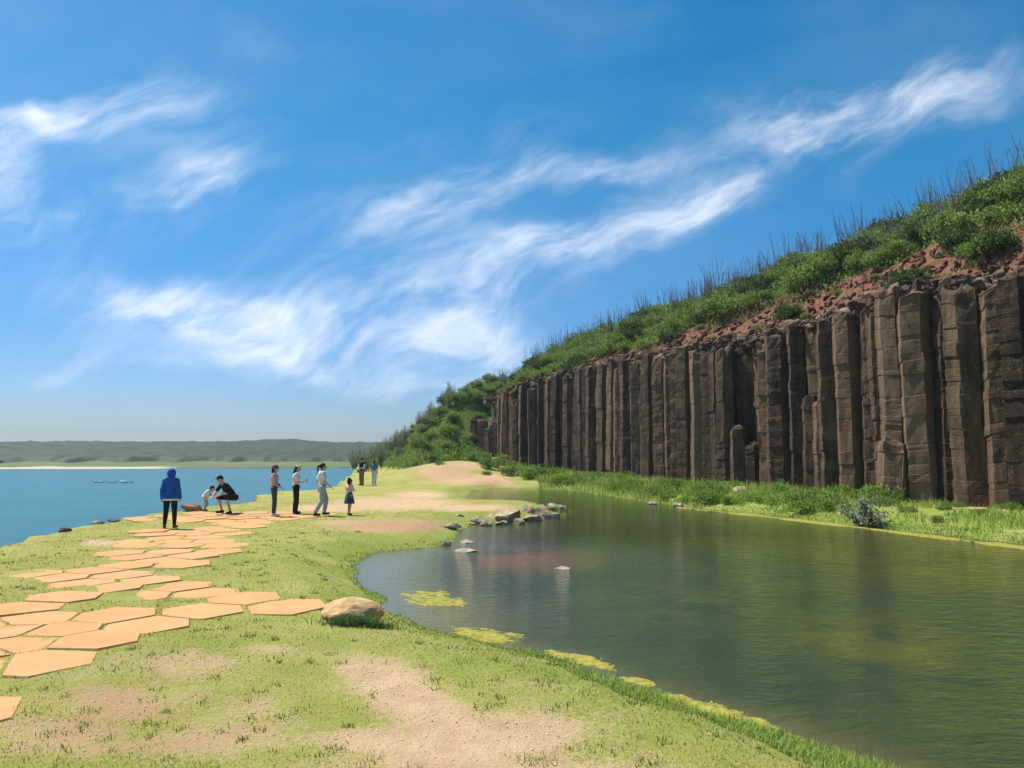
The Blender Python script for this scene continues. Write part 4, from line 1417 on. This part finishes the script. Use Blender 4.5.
def build_bank_plants():
    r = np.random.default_rng(88)
    tus = [bush_mesh('low_shrub', 600 + k, M_C, 1300, .10, 14, .55) for k in range(4)] + [bush_mesh('low_shrub', 610 + k, M_A, 1300, .10, 14, .6) for k in range(2)]
    for a, s in scatter(r, 105, -1, 48, -5.4, -.9, .85):
        x, y = cliff_pt(a, s)
        dp = poly_sd(POND, np.array([x]), np.array([y]))[0]
        if dp < .7 or (x < 1.8 and s < -2.6): continue
        o = link('low_shrub', tus[int(r.integers(6))], None, (x, y, gz(x, y) - .08), r.uniform(0, 6.28), r.uniform(.55, 1.15) * (.55 if a < 4 else 1) * np.array([1, 1, r.uniform(.7, 1.2)]))
        tag(o, 'bright green low shrub in the grass at the foot of the columns', 'shrub', 'low shrubs at the foot of the cliff')
    for px, py, dep, sc, km, lb in [(462, 460, 59.5, 1.9, 0, 'broadest bright green shrub on the mound before the far column stumps'),
                                    (478, 463, 58, 1.4, 4, 'green shrub on the mound just right of its broadest shrub'),
                                    (494, 468, 55.5, 1.5, 5, 'dark green shrub where the mound falls towards the pond'),
                                    (512, 474, 53, 1.2, 4, 'round green shrub at the far end of the pond'),
                                    (528, 478, 51, 1.0, 2, 'small bright shrub between the far pond end and the reedy bank'),
                                    (543, 477, 52, 1.3, 1, 'bright shrub at the left start of the grassy bank'),
                                    (440, 470, 56, .5, 0, 'little green clump alone on the bare slope of the mound'),
                                    (486, 476, 52.5, .45, 1, 'little green clump on the sand by the far pond end')]:
        x, y, z = at_y(px, py, dep)
        z = gz(x, y)
        tag(link('low_shrub', tus[km], None, (x, y, z - .05), r.uniform(0, 6.28), sc * np.array([1, 1, 1.05])), lb, 'shrub')
    x, y = at(868, 522, -.1)
    x += .15; y += .5
    root = empty('silvery_shrub', (x, y, gz(x, y) - .03))
    tag(root, 'pale grey green twiggy shrub at the waterline before the broken stump', 'shrub')
    g = Geo(); rr = np.random.default_rng(5); C = []
    for k in range(26):
        an = rr.uniform(0, 6.28); ra = rr.uniform(.1, .75)
        e = np.array([math.cos(an) * ra, math.sin(an) * ra, rr.uniform(.35, 1.15) * (1.15 - ra * .6)])
        tube(g, [(e[0] * .1, e[1] * .1, 0), e * [.5, .5, .55], e], [.016, .011, .005], 4)
        for t in np.linspace(.35, 1, 9): C.append(e * [t, t, t ** .9])
    link('stem', g.mesh('stem', M_TWIG), root)
    C = np.repeat(np.array(C), 4, 0) + rr.normal(size=(26 * 9 * 4, 3)) * .055
    g = Geo(); leaf_quads(g, C, rr.normal(size=C.shape) + [0, 0, .5], rr.uniform(.07, .14, len(C)), rr.uniform(.05, .09, len(C)), rr, rr.random(len(C)))
    link('foliage', g.mesh('foliage', M_S, False), root)
    # dark grass growing up the shaded side of the boulder
    bx, by = at(352, 625, -.02)
    n = 1500
    x = bx + .10 + rr.normal(size=n) * .17; y = by - .06 + rr.normal(size=n) * .07
    g = Geo(); blades(g, x, y, ground_z(x, y) - .005, rr.uniform(.06, .17, n), .0045 * rr.uniform(.7, 1.4, n), rr, .4)
    tag(link('grass_tuft', g.mesh('grass_tuft', leaf_mat('tuft blade', [(.05, .10, .015), (.10, .17, .03), (.15, .21, .05)], .3, .5), False)), 'dark grass tuft growing against the front of the tan boulder', 'grass tuft')


def build_gravel():
    """grit and small stones lying on the bare earth"""
    r = np.random.default_rng(14)
    N = 60000
    d = 4.3 * (26 / 4.3) ** r.random(N)
    x = d * r.uniform(-.75, .6, N); y = d
    dp = poly_sd(POND, x, y); dc = -poly_sd(COAST, x, y)
    wear, _ = wear_masks(x, y, np.zeros(N))
    wear = wear + (fbm(x * 2.6, y * 2.6, seed=71) - .5) * .5
    ok = (wear > .55) & (dp > .3) & (dc > 1) & (r.random(N) < .5)
    idx = np.where(ok)[0]
    near = np.full(len(idx), 9.0)
    for c in PAVERS:
        near = np.minimum(near, (x[idx] - c[0]) ** 2 + (y[idx] - c[1]) ** 2)
    idx = idx[near > .5 ** 2][:9000]
    z = ground_z(x[idx], y[idx])
    base = [rock_geo(900 + k, (1, 1, 1), 0, 5, .25) for k in range(12)]
    g = Geo()
    for q, k in enumerate(idx):
        sz = (.003 + .010 * r.random() ** 4) * (y[k] / 6) ** .5
        V, F = base[r.integers(12)]
        an = r.uniform(0, 6.28); c, s = math.cos(an), math.sin(an)
        V = V @ np.array([[c, -s, 0], [s, c, 0], [0, 0, .7]]) * sz
        g.add(V + [x[k], y[k], z[q] + sz * .2], F, r.random())
    m, nt, b = material('grit')
    nt.put(b.inputs['Base Color'], nt.mix(nt.attr('tint'), (.42, .30, .18), (.74, .60, .44)))
    tag(link('gravel', g.mesh('gravel', m, False)), kind='stuff')

# ------------------------------------------------------------------ people
def cap_geo(p0, p1, r0, r1, n=14, m=5):
    """tapered capsule"""
    p0 = np.asarray(p0, float); p1 = np.asarray(p1, float)
    d = p1 - p0; L = np.linalg.norm(d)
    d, u, w = frame(d if L > 1e-6 else [0, 0, 1.0])
    rings = []
    for k in range(1, m + 1):
        t = math.pi / 2 * k / m
        rings.append((p0 - d * r0 * math.cos(t), r0 * math.sin(t)))
    for k in range(0, m):
        t = math.pi / 2 * k / m
        rings.append((p1 + d * r1 * math.sin(t), r1 * math.cos(t)))
    V = [p0 - d * r0]
    for c, r in rings:
        for i in range(n):
            a = 2 * math.pi * i / n
            V.append(c + (u * math.cos(a) + w * math.sin(a)) * r)
    V.append(p1 + d * r1)
    T = []
    for i in range(n):
        T.append((0, 1 + (i + 1) % n, 1 + i))
    nr = len(rings)
    for k in range(nr - 1):
        for i in range(n):
            a, b = 1 + k * n + i, 1 + k * n + (i + 1) % n
            c, e = a + n, b + n
            T.append((a, b, e)); T.append((a, e, c))
    last = len(V) - 1
    for i in range(n):
        T.append((1 + (nr - 1) * n + i, 1 + (nr - 1) * n + (i + 1) % n, last))
    V = np.array(V)
    F = np.array(T)
    # outward winding
    cen = V.mean(0)
    nrm = np.cross(V[F[:, 1]] - V[F[:, 0]], V[F[:, 2]] - V[F[:, 0]])
    if np.sum(nrm * (V[F].mean(1) - cen)) < 0: F = F[:, ::-1]
    return V, F


def ell_geo(c, rad, R=None):
    V, F = ICO[3]
    V = V * np.asarray(rad)
    if R is not None: V = V @ np.asarray(R).T
    return V + np.asarray(c), F


DG = None


def fuse(name, parts, mat, parent, voxel=.009, smooth=4, cut=None):
    """grow one continuous skin round overlapping volumes"""
    g = Geo()
    for V, F in parts: g.add(V, F)
    me = g.mesh(name + '_raw', mat, True)
    o = bpy.data.objects.new(name, me); COL.objects.link(o)
    rm = o.modifiers.new('skin', 'REMESH'); rm.mode = 'VOXEL'; rm.voxel_size = voxel; rm.use_smooth_shade = True
    sm = o.modifiers.new('soft', 'SMOOTH'); sm.iterations = smooth; sm.factor = .5
    dg = bpy.context.evaluated_depsgraph_get()
    new = bpy.data.meshes.new_from_object(o.evaluated_get(dg))
    o.modifiers.clear()
    o.data = new
    bpy.data.meshes.remove(me)
    new.name = name
    if len(new.materials) == 0: new.materials.append(mat)
    new.polygons.foreach_set('use_smooth', np.ones(len(new.polygons), bool))
    if parent is not None: o.parent = parent
    return o


CLOTH = {}


def cloth(name, col, rough=.9):
    if name not in CLOTH:
        m, nt, b = material(name)
        p = nt.objcoord()
        dk = tuple(c * .8 for c in col)
        nt.put(b.inputs['Base Color'], nt.mix(nt.step(nt.noise(p, 14, 4, .6), .35, .65), dk, col))
        b.inputs['Roughness'].default_value = rough
        nt.put(b.inputs['Normal'], nt.bump(nt.noise(nt.scale(p, (1, 1, .5)), 16, 4, .6), .6, .02))
        CLOTH[name] = m
    return CLOTH[name]


SKIN = mottled('skin', (.50, .32, .22), (.56, .37, .26), 20, .6, .0)
HAIR = mottled('dark hair', (.012, .010, .009), (.035, .026, .022), 40, .5, .4, .004)
EYE = mottled('dark eye', (.01, .008, .007), (.02, .015, .012), 20, .3, 0)
LIP = mottled('lip', (.40, .17, .14), (.44, .20, .16), 20, .5, 0)


def R3(yaw=0, pitch=0, roll=0):
    return np.array(Matrix.Rotation(yaw, 3, 'Z') @ Matrix.Rotation(pitch, 3, 'X') @ Matrix.Rotation(roll, 3, 'Y'))


def person(label, loc, rotz, height, pose, wear, group=None, child=0.0):
    """pose overrides the joints of a 1.65 m figure that faces +Y; wear lists the clothes"""
    J = dict(pelvis=(0, 0, .92), waist=(0, .0, 1.06), chest=(0, .0, 1.24), neck=(0, -.01, 1.40), head=(0, .02, 1.525),
             shL=(-.165, -.01, 1.335), shR=(.165, -.01, 1.335), elL=(-.205, -.03, 1.06), elR=(.205, -.03, 1.06), wrL=(-.205, .04, .835), wrR=(.205, .04, .835),
             hipL=(-.085, 0, .88), hipR=(.085, 0, .88), knL=(-.09, .015, .48), knR=(.09, .015, .48), anL=(-.09, -.02, .085), anR=(.09, -.02, .085), toeL=(-.105, .13, .03), toeR=(.105, .13, .03),
             yaw=0.0, pitch=0.0)
    J.update(pose)
    k = height / 1.65
    hs = 1.0 + .45 * child          # a child's head is larger for its body
    lw = 1.0 + .12 * child
    root = empty('person', loc, rotz)
    tag(root, label, 'person', group)
    root.scale = (k, k, k)
    P = {a: np.array(b, float) for a, b in J.items() if not np.isscalar(b)}
    hd = P['head']
    HR = R3(J['yaw'], J['pitch'])
    B = []
    # trunk
    sx = lambda a, b, f: P[a] * (1 - f) + P[b] * f
    B.append(cap_geo(P['hipL'], P['hipR'], .098 * lw, .098 * lw))
    B.append(cap_geo(P['pelvis'], P['waist'], .112 * lw, .10 * lw))
    B.append(cap_geo(P['waist'], P['chest'], .10 * lw, .118 * lw))
    for sd in 'LR':
        B.append(cap_geo(sx('waist', 'hip' + sd, -.15), sx('chest', 'sh' + sd, .45), .075, .09))
        B.append(cap_geo(P['chest'] + (P['neck'] - P['chest']) * .35, P['sh' + sd], .075, .052))
        B.append(cap_geo(P['hip' + sd], P['kn' + sd], .088 * lw, .054 * lw))
        B.append(cap_geo(P['kn' + sd], sx('kn' + sd, 'an' + sd, .3), .054 * lw, .054 * lw))
        B.append(cap_geo(sx('kn' + sd, 'an' + sd, .28), P['an' + sd], .053 * lw, .034))
        B.append(cap_geo(P['an' + sd] + (P['an' + sd] - P['toe' + sd]) * [.25, .25, 0] + [0, 0, -.045], P['toe' + sd], .034, .027))
        B.append(cap_geo(P['sh' + sd], P['el' + sd], .048 * lw, .036 * lw))
        B.append(cap_geo(P['el' + sd], P['wr' + sd], .036 * lw, .024))
        # hand: palm, four curled fingers, thumb
        f = P['wr' + sd] - P['el' + sd]; f = f / np.linalg.norm(f)
        side = np.cross(f, [0, 0, 1.0]) if abs(f[2]) < .9 else np.array([0, 1.0, 0])
        side = side / np.linalg.norm(side); nrm = np.cross(f, side)
        inward = -np.sign(P['sh' + sd][0]) if abs(f[2]) >= .9 else 1
        if abs(f[2]) >= .9: nrm = np.array([-np.sign(P['sh' + sd][0]), 0, 0.0])
        else: nrm = np.array([0, 0, -1.0]) - f * -f[2]
        pc = P['wr' + sd] + f * .05
        B.append(cap_geo(P['wr' + sd], pc - side * .015, .023, .020)); B.append(cap_geo(P['wr' + sd], pc + side * .018, .022, .019))
        for q, (o, l) in enumerate(((-.030, .058), (-.010, .070), (.011, .074), (.031, .066))):
            b0 = pc + f * .028 + side * o
            b1 = b0 + f * l * .55 + nrm * .006
            b2 = b1 + f * l * .42 + nrm * l * .38
            B.append(cap_geo(b0 - f * .03, b1, .0095, .0088, 8, 3)); B.append(cap_geo(b1, b2, .0088, .0078, 8, 3))
        t0 = pc + side * .030 - f * .02
        B.append(cap_geo(t0, t0 + side * .026 + f * .028, .011, .010, 8, 3)); B.append(cap_geo(t0 + side * .026 + f * .028, t0 + side * .032 + f * .055 + nrm * .012, .010, .008, 8, 3))
    # neck and head
    B.append(cap_geo(P['neck'] - (P['neck'] - P['chest']) * .3, hd + HR @ np.array([0, -.015, -.06]) * hs, .056, .050))
    B.append(ell_geo(hd, np.array([.076, .094, .112]) * hs, HR))
    B.append(ell_geo(hd + HR @ np.array([0, .035, -.055]) * hs, np.array([.055, .052, .058]) * hs, HR))
    B.append(cap_geo(hd + HR @ np.array([0, .092, .008]) * hs, hd + HR @ np.array([0, .112, -.022]) * hs, .010, .014, 8, 3))
    for e in (-1, 1):
        B.append(ell_geo(hd + HR @ np.array([e * .077, -.006, -.008]) * hs, np.array([.011, .022, .032]) * hs, HR))
    fuse('body', B, SKIN, root, .0085, 3)
    for e in (-1, 1):
        V, F = ell_geo(hd + HR @ np.array([e * .031, .087, .012]) * hs, np.array([.013, .008, .008]) * hs, HR)
        link('eye', mesh_np('eye', V, F, EYE, None, True), root)
    V, F = ell_geo(hd + HR @ np.array([0, .092, -.052]) * hs, np.array([.022, .009, .007]) * hs, HR)
    link('mouth', mesh_np('mouth', V, F, LIP, None, True), root)

    def torso(e, low=None):
        T = [cap_geo(P['pelvis'] if low is None else P['pelvis'] + (P['waist'] - P['pelvis']) * low, P['waist'], .115 * lw + e, .104 * lw + e), cap_geo(P['waist'], P['chest'], .104 * lw + e, .122 * lw + e)]
        for sd in 'LR':
            T.append(cap_geo(sx('waist', 'hip' + sd, -.15), sx('chest', 'sh' + sd, .45), .078 + e, .093 + e))
            T.append(cap_geo(P['chest'] + (P['neck'] - P['chest']) * .35, P['sh' + sd], .077 + e, .054 + e))
            if low is None or low <= 0: T.append(cap_geo(sx('waist', 'hip' + sd, .6), P['hip' + sd], .10 * lw + e, .10 * lw + e))
        return T

    def sleeves(e, f):
        T = []
        for sd in 'LR':
            if f <= 1: T.append(cap_geo(P['sh' + sd], sx('sh' + sd, 'el' + sd, f), .052 * lw + e, (.052 * (1 - f) + .044 * f) * lw + e + .006))
            else:
                T.append(cap_geo(P['sh' + sd], P['el' + sd], .052 * lw + e, .042 * lw + e))
                T.append(cap_geo(P['el' + sd], sx('el' + sd, 'wr' + sd, f - 1), .042 * lw + e, .031 + e))
        return T

    def legs(e, f, flare=0.0):
        T = [cap_geo(P['hipL'], P['hipR'], .102 * lw + e, .102 * lw + e), cap_geo(P['pelvis'], P['pelvis'] + (P['waist'] - P['pelvis']) * .55, .116 * lw + e, .106 * lw + e)]
        for sd in 'LR':
            if f <= 1: T.append(cap_geo(P['hip' + sd], sx('hip' + sd, 'kn' + sd, f), .093 * lw + e, (.093 * (1 - f) + .062 * f) * lw + e + flare))
            else:
                T.append(cap_geo(P['hip' + sd], P['kn' + sd], .093 * lw + e, .058 * lw + e + flare * .5))
                T.append(cap_geo(P['kn' + sd], sx('kn' + sd, 'an' + sd, (f - 1) * .4), .058 * lw + e + flare * .5, .057 * lw + e + flare * .7))
                T.append(cap_geo(sx('kn' + sd, 'an' + sd, (f - 1) * .35), sx('kn' + sd, 'an' + sd, f - 1), .056 * lw + e + flare * .6, .038 + e + flare))
        return T

    for it in wear:
        kind, mat = it[0], it[1]
        a = it[2] if len(it) > 2 else None
        if kind == 'top': fuse('top', torso(.012, .25) + sleeves(.008, a), mat, root, .011, 4)
        elif kind == 'hoodie':
            fuse('hoodie', torso(.034) + sleeves(.024, 1.95), mat, root, .012, 4)
            H = [ell_geo(hd + HR @ np.array([0, -.022, .012]), (.122, .128, .148), HR), cap_geo(P['neck'] + [0, -.05, -.03], hd + HR @ np.array([0, -.05, -.05]), .10, .095), ell_geo(P['neck'] + [0, -.05, -.01], (.15, .09, .06))]
            fuse('hood', H, mat, root, .011, 4)
        elif kind == 'hem':
            g = Geo(); n = 40; V = []
            c = P['pelvis'] * [1, 1, 0]
            for z, e in ((.775, .0), (.83, .004), (.83, -.012), (.775, -.012)):
                for i in range(n):
                    t = 2 * math.pi * i / n
                    V.append(c + [math.cos(t) * (.212 + e), math.sin(t) * (.158 + e), z])
            F = [(q * n + i, q * n + (i + 1) % n, ((q + 1) % 4) * n + (i + 1) % n, ((q + 1) % 4) * n + i) for q in range(4) for i in range(n)]
            link('shirt_hem', mesh_np('shirt_hem', V, np.array(F), mat, None, True), root)
        elif kind == 'trousers': fuse('trousers', legs(.006 if a is None else a[1], 1.93 if a is None else a[0], 0 if a is None or len(a) < 3 else a[2]), mat, root, .011, 4)
        elif kind == 'shorts': fuse('shorts', legs(.016, a), mat, root, .011, 3)
        elif kind == 'skirt':
            n, m = 56, 9
            top = P['pelvis'] + [0, 0, .12]; V = []
            for lay in (0, 1):
                for q in range(m + 1):
                    f = (q if lay == 0 else m - q) / m
                    z = top[2] + (a - top[2]) * f
                    for i in range(n):
                        t = 2 * math.pi * i / n
                        w = 1 + .09 * f * math.sin(t * 9 + 1.3) + .03 * math.sin(t * 4)
                        rr = (.135 + .125 * f ** .8) * w - (.012 if lay else 0)
                        V.append((top[0] + math.cos(t) * rr, top[1] * (1 - f) + P['pelvis'][1] * f + math.sin(t) * rr * .85, z))
            nr = 2 * (m + 1)
            F = [(q * n + i, q * n + (i + 1) % n, ((q + 1) % nr) * n + (i + 1) % n, ((q + 1) % nr) * n + i) for q in range(nr) for i in range(n)]
            link('skirt', mesh_np('skirt', V, np.array(F), mat, None, True), root)
        elif kind == 'shoes':
            for sd in 'LR':
                an, to = P['an' + sd], P['toe' + sd]
                back = an + (an - to) * [.22, .22, 0]; back[2] = to[2] + .012
                fuse('shoe', [cap_geo(back, to + [0, 0, .006], .043, .038), cap_geo(an + [0, 0, -.02], back + (to - back) * .45, .046, .040)], mat, root, .010, 3)
        elif kind == 'hair':
            T = [ell_geo(hd + HR @ np.array([0, -.020, .018]) * hs, np.array([.084, .094, .112]) * hs, HR)]
            if a == 'long': T += [cap_geo(hd + HR @ np.array([0, -.05, 0]), hd + HR @ np.array([0, -.06, -.16]), .075, .05)]
            if a == 'tail': T += [cap_geo(hd + HR @ np.array([0, -.10, .05]), hd + HR @ np.array([0, -.16, .01]), .035, .035), cap_geo(hd + HR @ np.array([0, -.16, .01]), hd + HR @ np.array([0, -.17, -.19]), .036, .016)]
            if a == 'bun': T += [ell_geo(hd + HR @ np.array([0, -.07, .12]) * hs, (.045, .045, .04)), cap_geo(hd + HR @ np.array([0, -.05, 0]) * hs, hd + HR @ np.array([0, -.05, -.07]) * hs, .07 * hs, .055 * hs)]
            fuse('hair', T, mat, root, .010, 3)
        elif kind == 'cap':
            T = [ell_geo(hd + HR @ np.array([0, -.004, .050]) * hs, np.array([.086, .102, .078]) * hs, HR)]
            T += [ell_geo(hd + HR @ np.array([0, .105, .050]) * hs, np.array([.068, .075, .010]) * hs, HR)]
            fuse('cap', T, mat, root, .008, 2)
        elif kind == 'sunhat':
            T = [ell_geo(hd + HR @ np.array([0, -.005, .055]), (.094, .108, .080), HR), ell_geo(hd + HR @ np.array([0, .0, .028]), (.150, .165, .016), HR)]
            fuse('sun_hat', T, mat, root, .008, 2)
        elif kind == 'vest': fuse('vest', torso(.030, .35), mat, root, .012, 4)
        elif kind == 'pouch':
            c = P['pelvis'] + np.array(a)
            fuse('waist_bag', [ell_geo(c, (.10, .055, .065))], mat, root, .010, 2)
    return root


def build_people():
    blue = cloth('royal blue fleece', (.012, .11, .46)); black = cloth('black cloth', (.012, .012, .014)); white = cloth('white cotton', (.78, .78, .78))
    pink = cloth('dusty pink cotton', (.62, .36, .40)); palepink = cloth('pale pink cotton', (.80, .55, .55)); grey = cloth('grey jersey', (.40, .43, .50)); slate = cloth('slate denim', (.06, .075, .09))
    navy = cloth('navy denim', (.055, .095, .18)); khaki = cloth('khaki twill', (.22, .18, .12)); steel = cloth('steel blue cotton', (.10, .19, .30)); brown = cloth('brown leather', (.16, .075, .045)); purple = cloth('plum straw', (.10, .035, .10))
    sand = cloth('pale straw', (.62, .52, .42)); dkblue = cloth('black cotton', (.014, .016, .020)); palegrey = cloth('pale trousers', (.62, .66, .72)); wsh = cloth('white trainer', (.70, .70, .68)); dsh = cloth('dark trainer', (.03, .03, .035))
    D = math.radians

    def place(px, py, facing, h, lb, pose, wear, **kw):
        x, y = at(px, py, .0)
        for _ in range(3): x, y = at(px, py, gz(x, y) + .015)
        return person(lb, (x, y, gz(x, y) + .016), D(facing), h, pose, wear, **kw)

    place(169.5, 528, 6, 1.58, 'person seen from behind in a royal blue hooded top and black leggings', dict(
        elL=(-.225, -.03, 1.06), elR=(.225, -.03, 1.06), wrL=(-.245, .03, .84), wrR=(.245, .03, .84), shL=(-.155, -.01, 1.32), shR=(.155, -.01, 1.32), knL=(-.115, .01, .48), knR=(.115, .01, .48), anL=(-.135, -.02, .085), anR=(.135, -.02, .085), toeL=(-.16, .12, .03), toeR=(.16, .12, .03),
        hipL=(-.095, 0, .88), hipR=(.095, 0, .88)),
        [('trousers', black, (1.9, .012)), ('hem', white), ('hoodie', blue), ('shoes', brown)])
    place(205.5, 511, -80, 1.00, 'toddler in a white top bending forward beside the crouching man', dict(
        pelvis=(0, -.10, .80), waist=(0, -.05, .92), chest=(0, .10, 1.08), neck=(0, .22, 1.20), head=(0, .33, 1.28), pitch=-.55, shL=(-.15, .14, 1.16), shR=(.15, .14, 1.16), elL=(-.18, .24, .94), elR=(.18, .24, .94), wrL=(-.14, .40, .80), wrR=(.14, .40, .80),
        hipL=(-.08, -.09, .78), hipR=(.08, -.09, .78), knL=(-.10, .07, .43), knR=(.10, .05, .43), anL=(-.10, -.05, .085), anR=(.10, -.07, .085), toeL=(-.11, .10, .03), toeR=(.11, .08, .03)),
        [('shorts', palepink, .25), ('top', white, .45), ('hair', HAIR), ('shoes', brown)], child=1.0)
    place(225.5, 513.5, 140, 1.72, 'man crouching in black shirt, black shorts and black cap', dict(
        pelvis=(.10, -.30, .52), waist=(.08, -.20, .66), chest=(.02, .02, .84), neck=(-.02, .16, .98), head=(-.03, .24, 1.09), pitch=-.30, shL=(-.17, .10, .90), shR=(.19, .06, .92), elL=(-.27, .22, .66), elR=(.27, .20, .68), wrL=(-.14, .40, .56), wrR=(.14, .38, .56),
        hipL=(-.02, -.30, .50), hipR=(.21, -.30, .50), knL=(-.24, .12, .50), knR=(.30, .10, .50), anL=(-.24, -.02, .085), anR=(.30, -.04, .085), toeL=(-.29, .13, .03), toeR=(.35, .11, .03)),
        [('shorts', black, .98), ('top', dkblue, .75), ('hair', HAIR), ('cap', black), ('shoes', dsh)])
    place(273.5, 516, -75, 1.62, 'woman in pink top, plum hat and dark trousers facing right', dict(
        wrL=(-.17, .17, .93), wrR=(.17, .19, .95), elL=(-.20, -.02, 1.07), elR=(.20, -.02, 1.07), knL=(-.085, .03, .48), anL=(-.09, .02, .085), toeL=(-.10, .17, .03)),
        [('trousers', slate), ('top', pink, .95), ('hair', HAIR, 'long'), ('sunhat', purple), ('shoes', wsh), ('pouch', black, (.0, .14, .06))])
    w5 = place(295.5, 513.5, -70, 1.60, 'woman in white shirt and wide black trousers looking at a phone', dict(
        elL=(-.21, .03, 1.08), elR=(.21, .03, 1.08), wrL=(-.09, .24, 1.08), wrR=(.10, .25, 1.08), pitch=-.35, head=(0, .045, 1.52)),
        [('trousers', black, (1.95, .014, .03)), ('top', white, .75), ('hair', HAIR, 'long'), ('cap', sand), ('shoes', dsh)])
    place(321.5, 515.5, -62, 1.68, 'woman with dark ponytail in white tee and grey trousers walking right', dict(
        pelvis=(0, .0, .92), knL=(-.09, .16, .50), anL=(-.08, .10, .095), toeL=(-.09, .25, .04), knR=(.09, -.02, .48), anR=(.09, -.22, .11), toeR=(.10, -.08, .03), elL=(-.21, -.10, 1.08), wrL=(-.19, -.06, .85), elR=(.21, .02, 1.07), wrR=(.20, .20, .92)),
        [('trousers', grey, (1.9, .014, .012)), ('top', white, .7), ('hair', HAIR, 'tail'), ('shoes', dsh)])
    place(349, 515, -38, 1.16, 'small girl in pale pink top and full blue denim skirt', dict(
        elL=(-.25, .04, 1.12), wrL=(-.13, .19, 1.18), elR=(.25, .02, 1.10), wrR=(.15, .20, 1.14), knL=(-.10, .08, .48), anL=(-.10, .05, .085), toeL=(-.12, .19, .03), knR=(.11, -.02, .48), anR=(.12, -.10, .085), toeR=(.14, .04, .03)),
        [('top', palepink, .9), ('skirt', navy, .52), ('hair', HAIR, 'bun'), ('shoes', brown)], child=.6)
    place(361.5, 486, 150, 1.72, 'distant man in white shirt, black vest and khaki trousers on the green slope edge', dict(
        elL=(-.24, .03, 1.08), wrL=(-.12, .20, 1.02), elR=(.24, .03, 1.08), wrR=(.12, .20, 1.02)),
        [('trousers', khaki, (1.93, .016, .01)), ('top', white, 1.5), ('vest', black), ('hair', HAIR), ('cap', dkblue), ('shoes', dsh)])
    place(374, 486, -10, 1.62, 'distant woman in steel blue top and pale trousers on the green slope edge', dict(),
          [('trousers', palegrey, (1.93, .012, .01)), ('top', steel, .9), ('hair', HAIR, 'long'), ('shoes', wsh)])
    # the phone held by the woman in black trousers
    M = Matrix.Translation(w5.location) @ Matrix.Rotation(w5.rotation_euler.z, 4, 'Z')
    k = w5.scale.x
    p = M @ Vector((.0 * k, .345 * k, 1.13 * k))
    ph = empty('phone', p, w5.rotation_euler.z)
    ph.rotation_euler[0] = -.5
    tag(ph, 'black phone held up by the woman in wide black trousers', 'phone')
    hx, hy, hz, bv = .085, .010, .050, .006
    V = []; n = 24
    for y, e in ((-hy, .004), (-hy * .6, 0), (hy * .6, 0), (hy, .004)):
        for i in range(n):
            t = 2 * math.pi * (i + .5) / n
            cx, cz = math.cos(t), math.sin(t)
            q = (abs(cx) ** 6 + abs(cz) ** 6) ** (-1 / 6)
            V.append((cx * q * (hx - e), y, cz * q * (hz - e)))
    F = [(q * n + i, q * n + (i + 1) % n, (q + 1) * n + (i + 1) % n, (q + 1) * n + i) for q in range(3) for i in range(n)]
    mb, nt, b = material('black phone'); b.inputs['Base Color'].default_value = (.012, .012, .014, 1); b.inputs['Roughness'].default_value = .35
    link('case', mesh_np('case', V, [np.array(F), np.array([[i for i in range(n)][::-1]]), np.array([[3 * n + i for i in range(n)]])], mb), ph)
    V, F = ell_geo((-.05, hy + .002, .022), (.012, .006, .012))
    link('lens', mesh_np('lens', V, F, mb, None, True), ph)

# ------------------------------------------------------------------ assemble
build_ground()
build_pond()
build_sea()
build_far()
build_cliff()
build_rubble()
build_rocks()
build_pavers()
build_algae()
build_floats()
build_hill_plants()
build_grass()
build_bank_plants()
build_gravel()
build_people()
build_world()
build_haze()
SC.view_settings.view_transform = 'Standard'
SC.view_settings.look = 'None'
SC.view_settings.exposure = EXPOSURE
SC.view_settings.gamma = 1
SC.view_settings.use_curve_mapping = False
SC.render.engine = 'CYCLES'
SC.cycles.use_denoising = True
try:
    SC.cycles.denoiser = 'OPENIMAGEDENOISE'
except Exception:
    pass
SC.cycles.max_bounces = 6
SC.cycles.diffuse_bounces = 2
SC.cycles.glossy_bounces = 3
SC.cycles.transmission_bounces = 4
SC.cycles.volume_bounces = 0
SC.cycles.transparent_max_bounces = 6
SC.cycles.caustics_reflective = False
SC.cycles.caustics_refractive = False
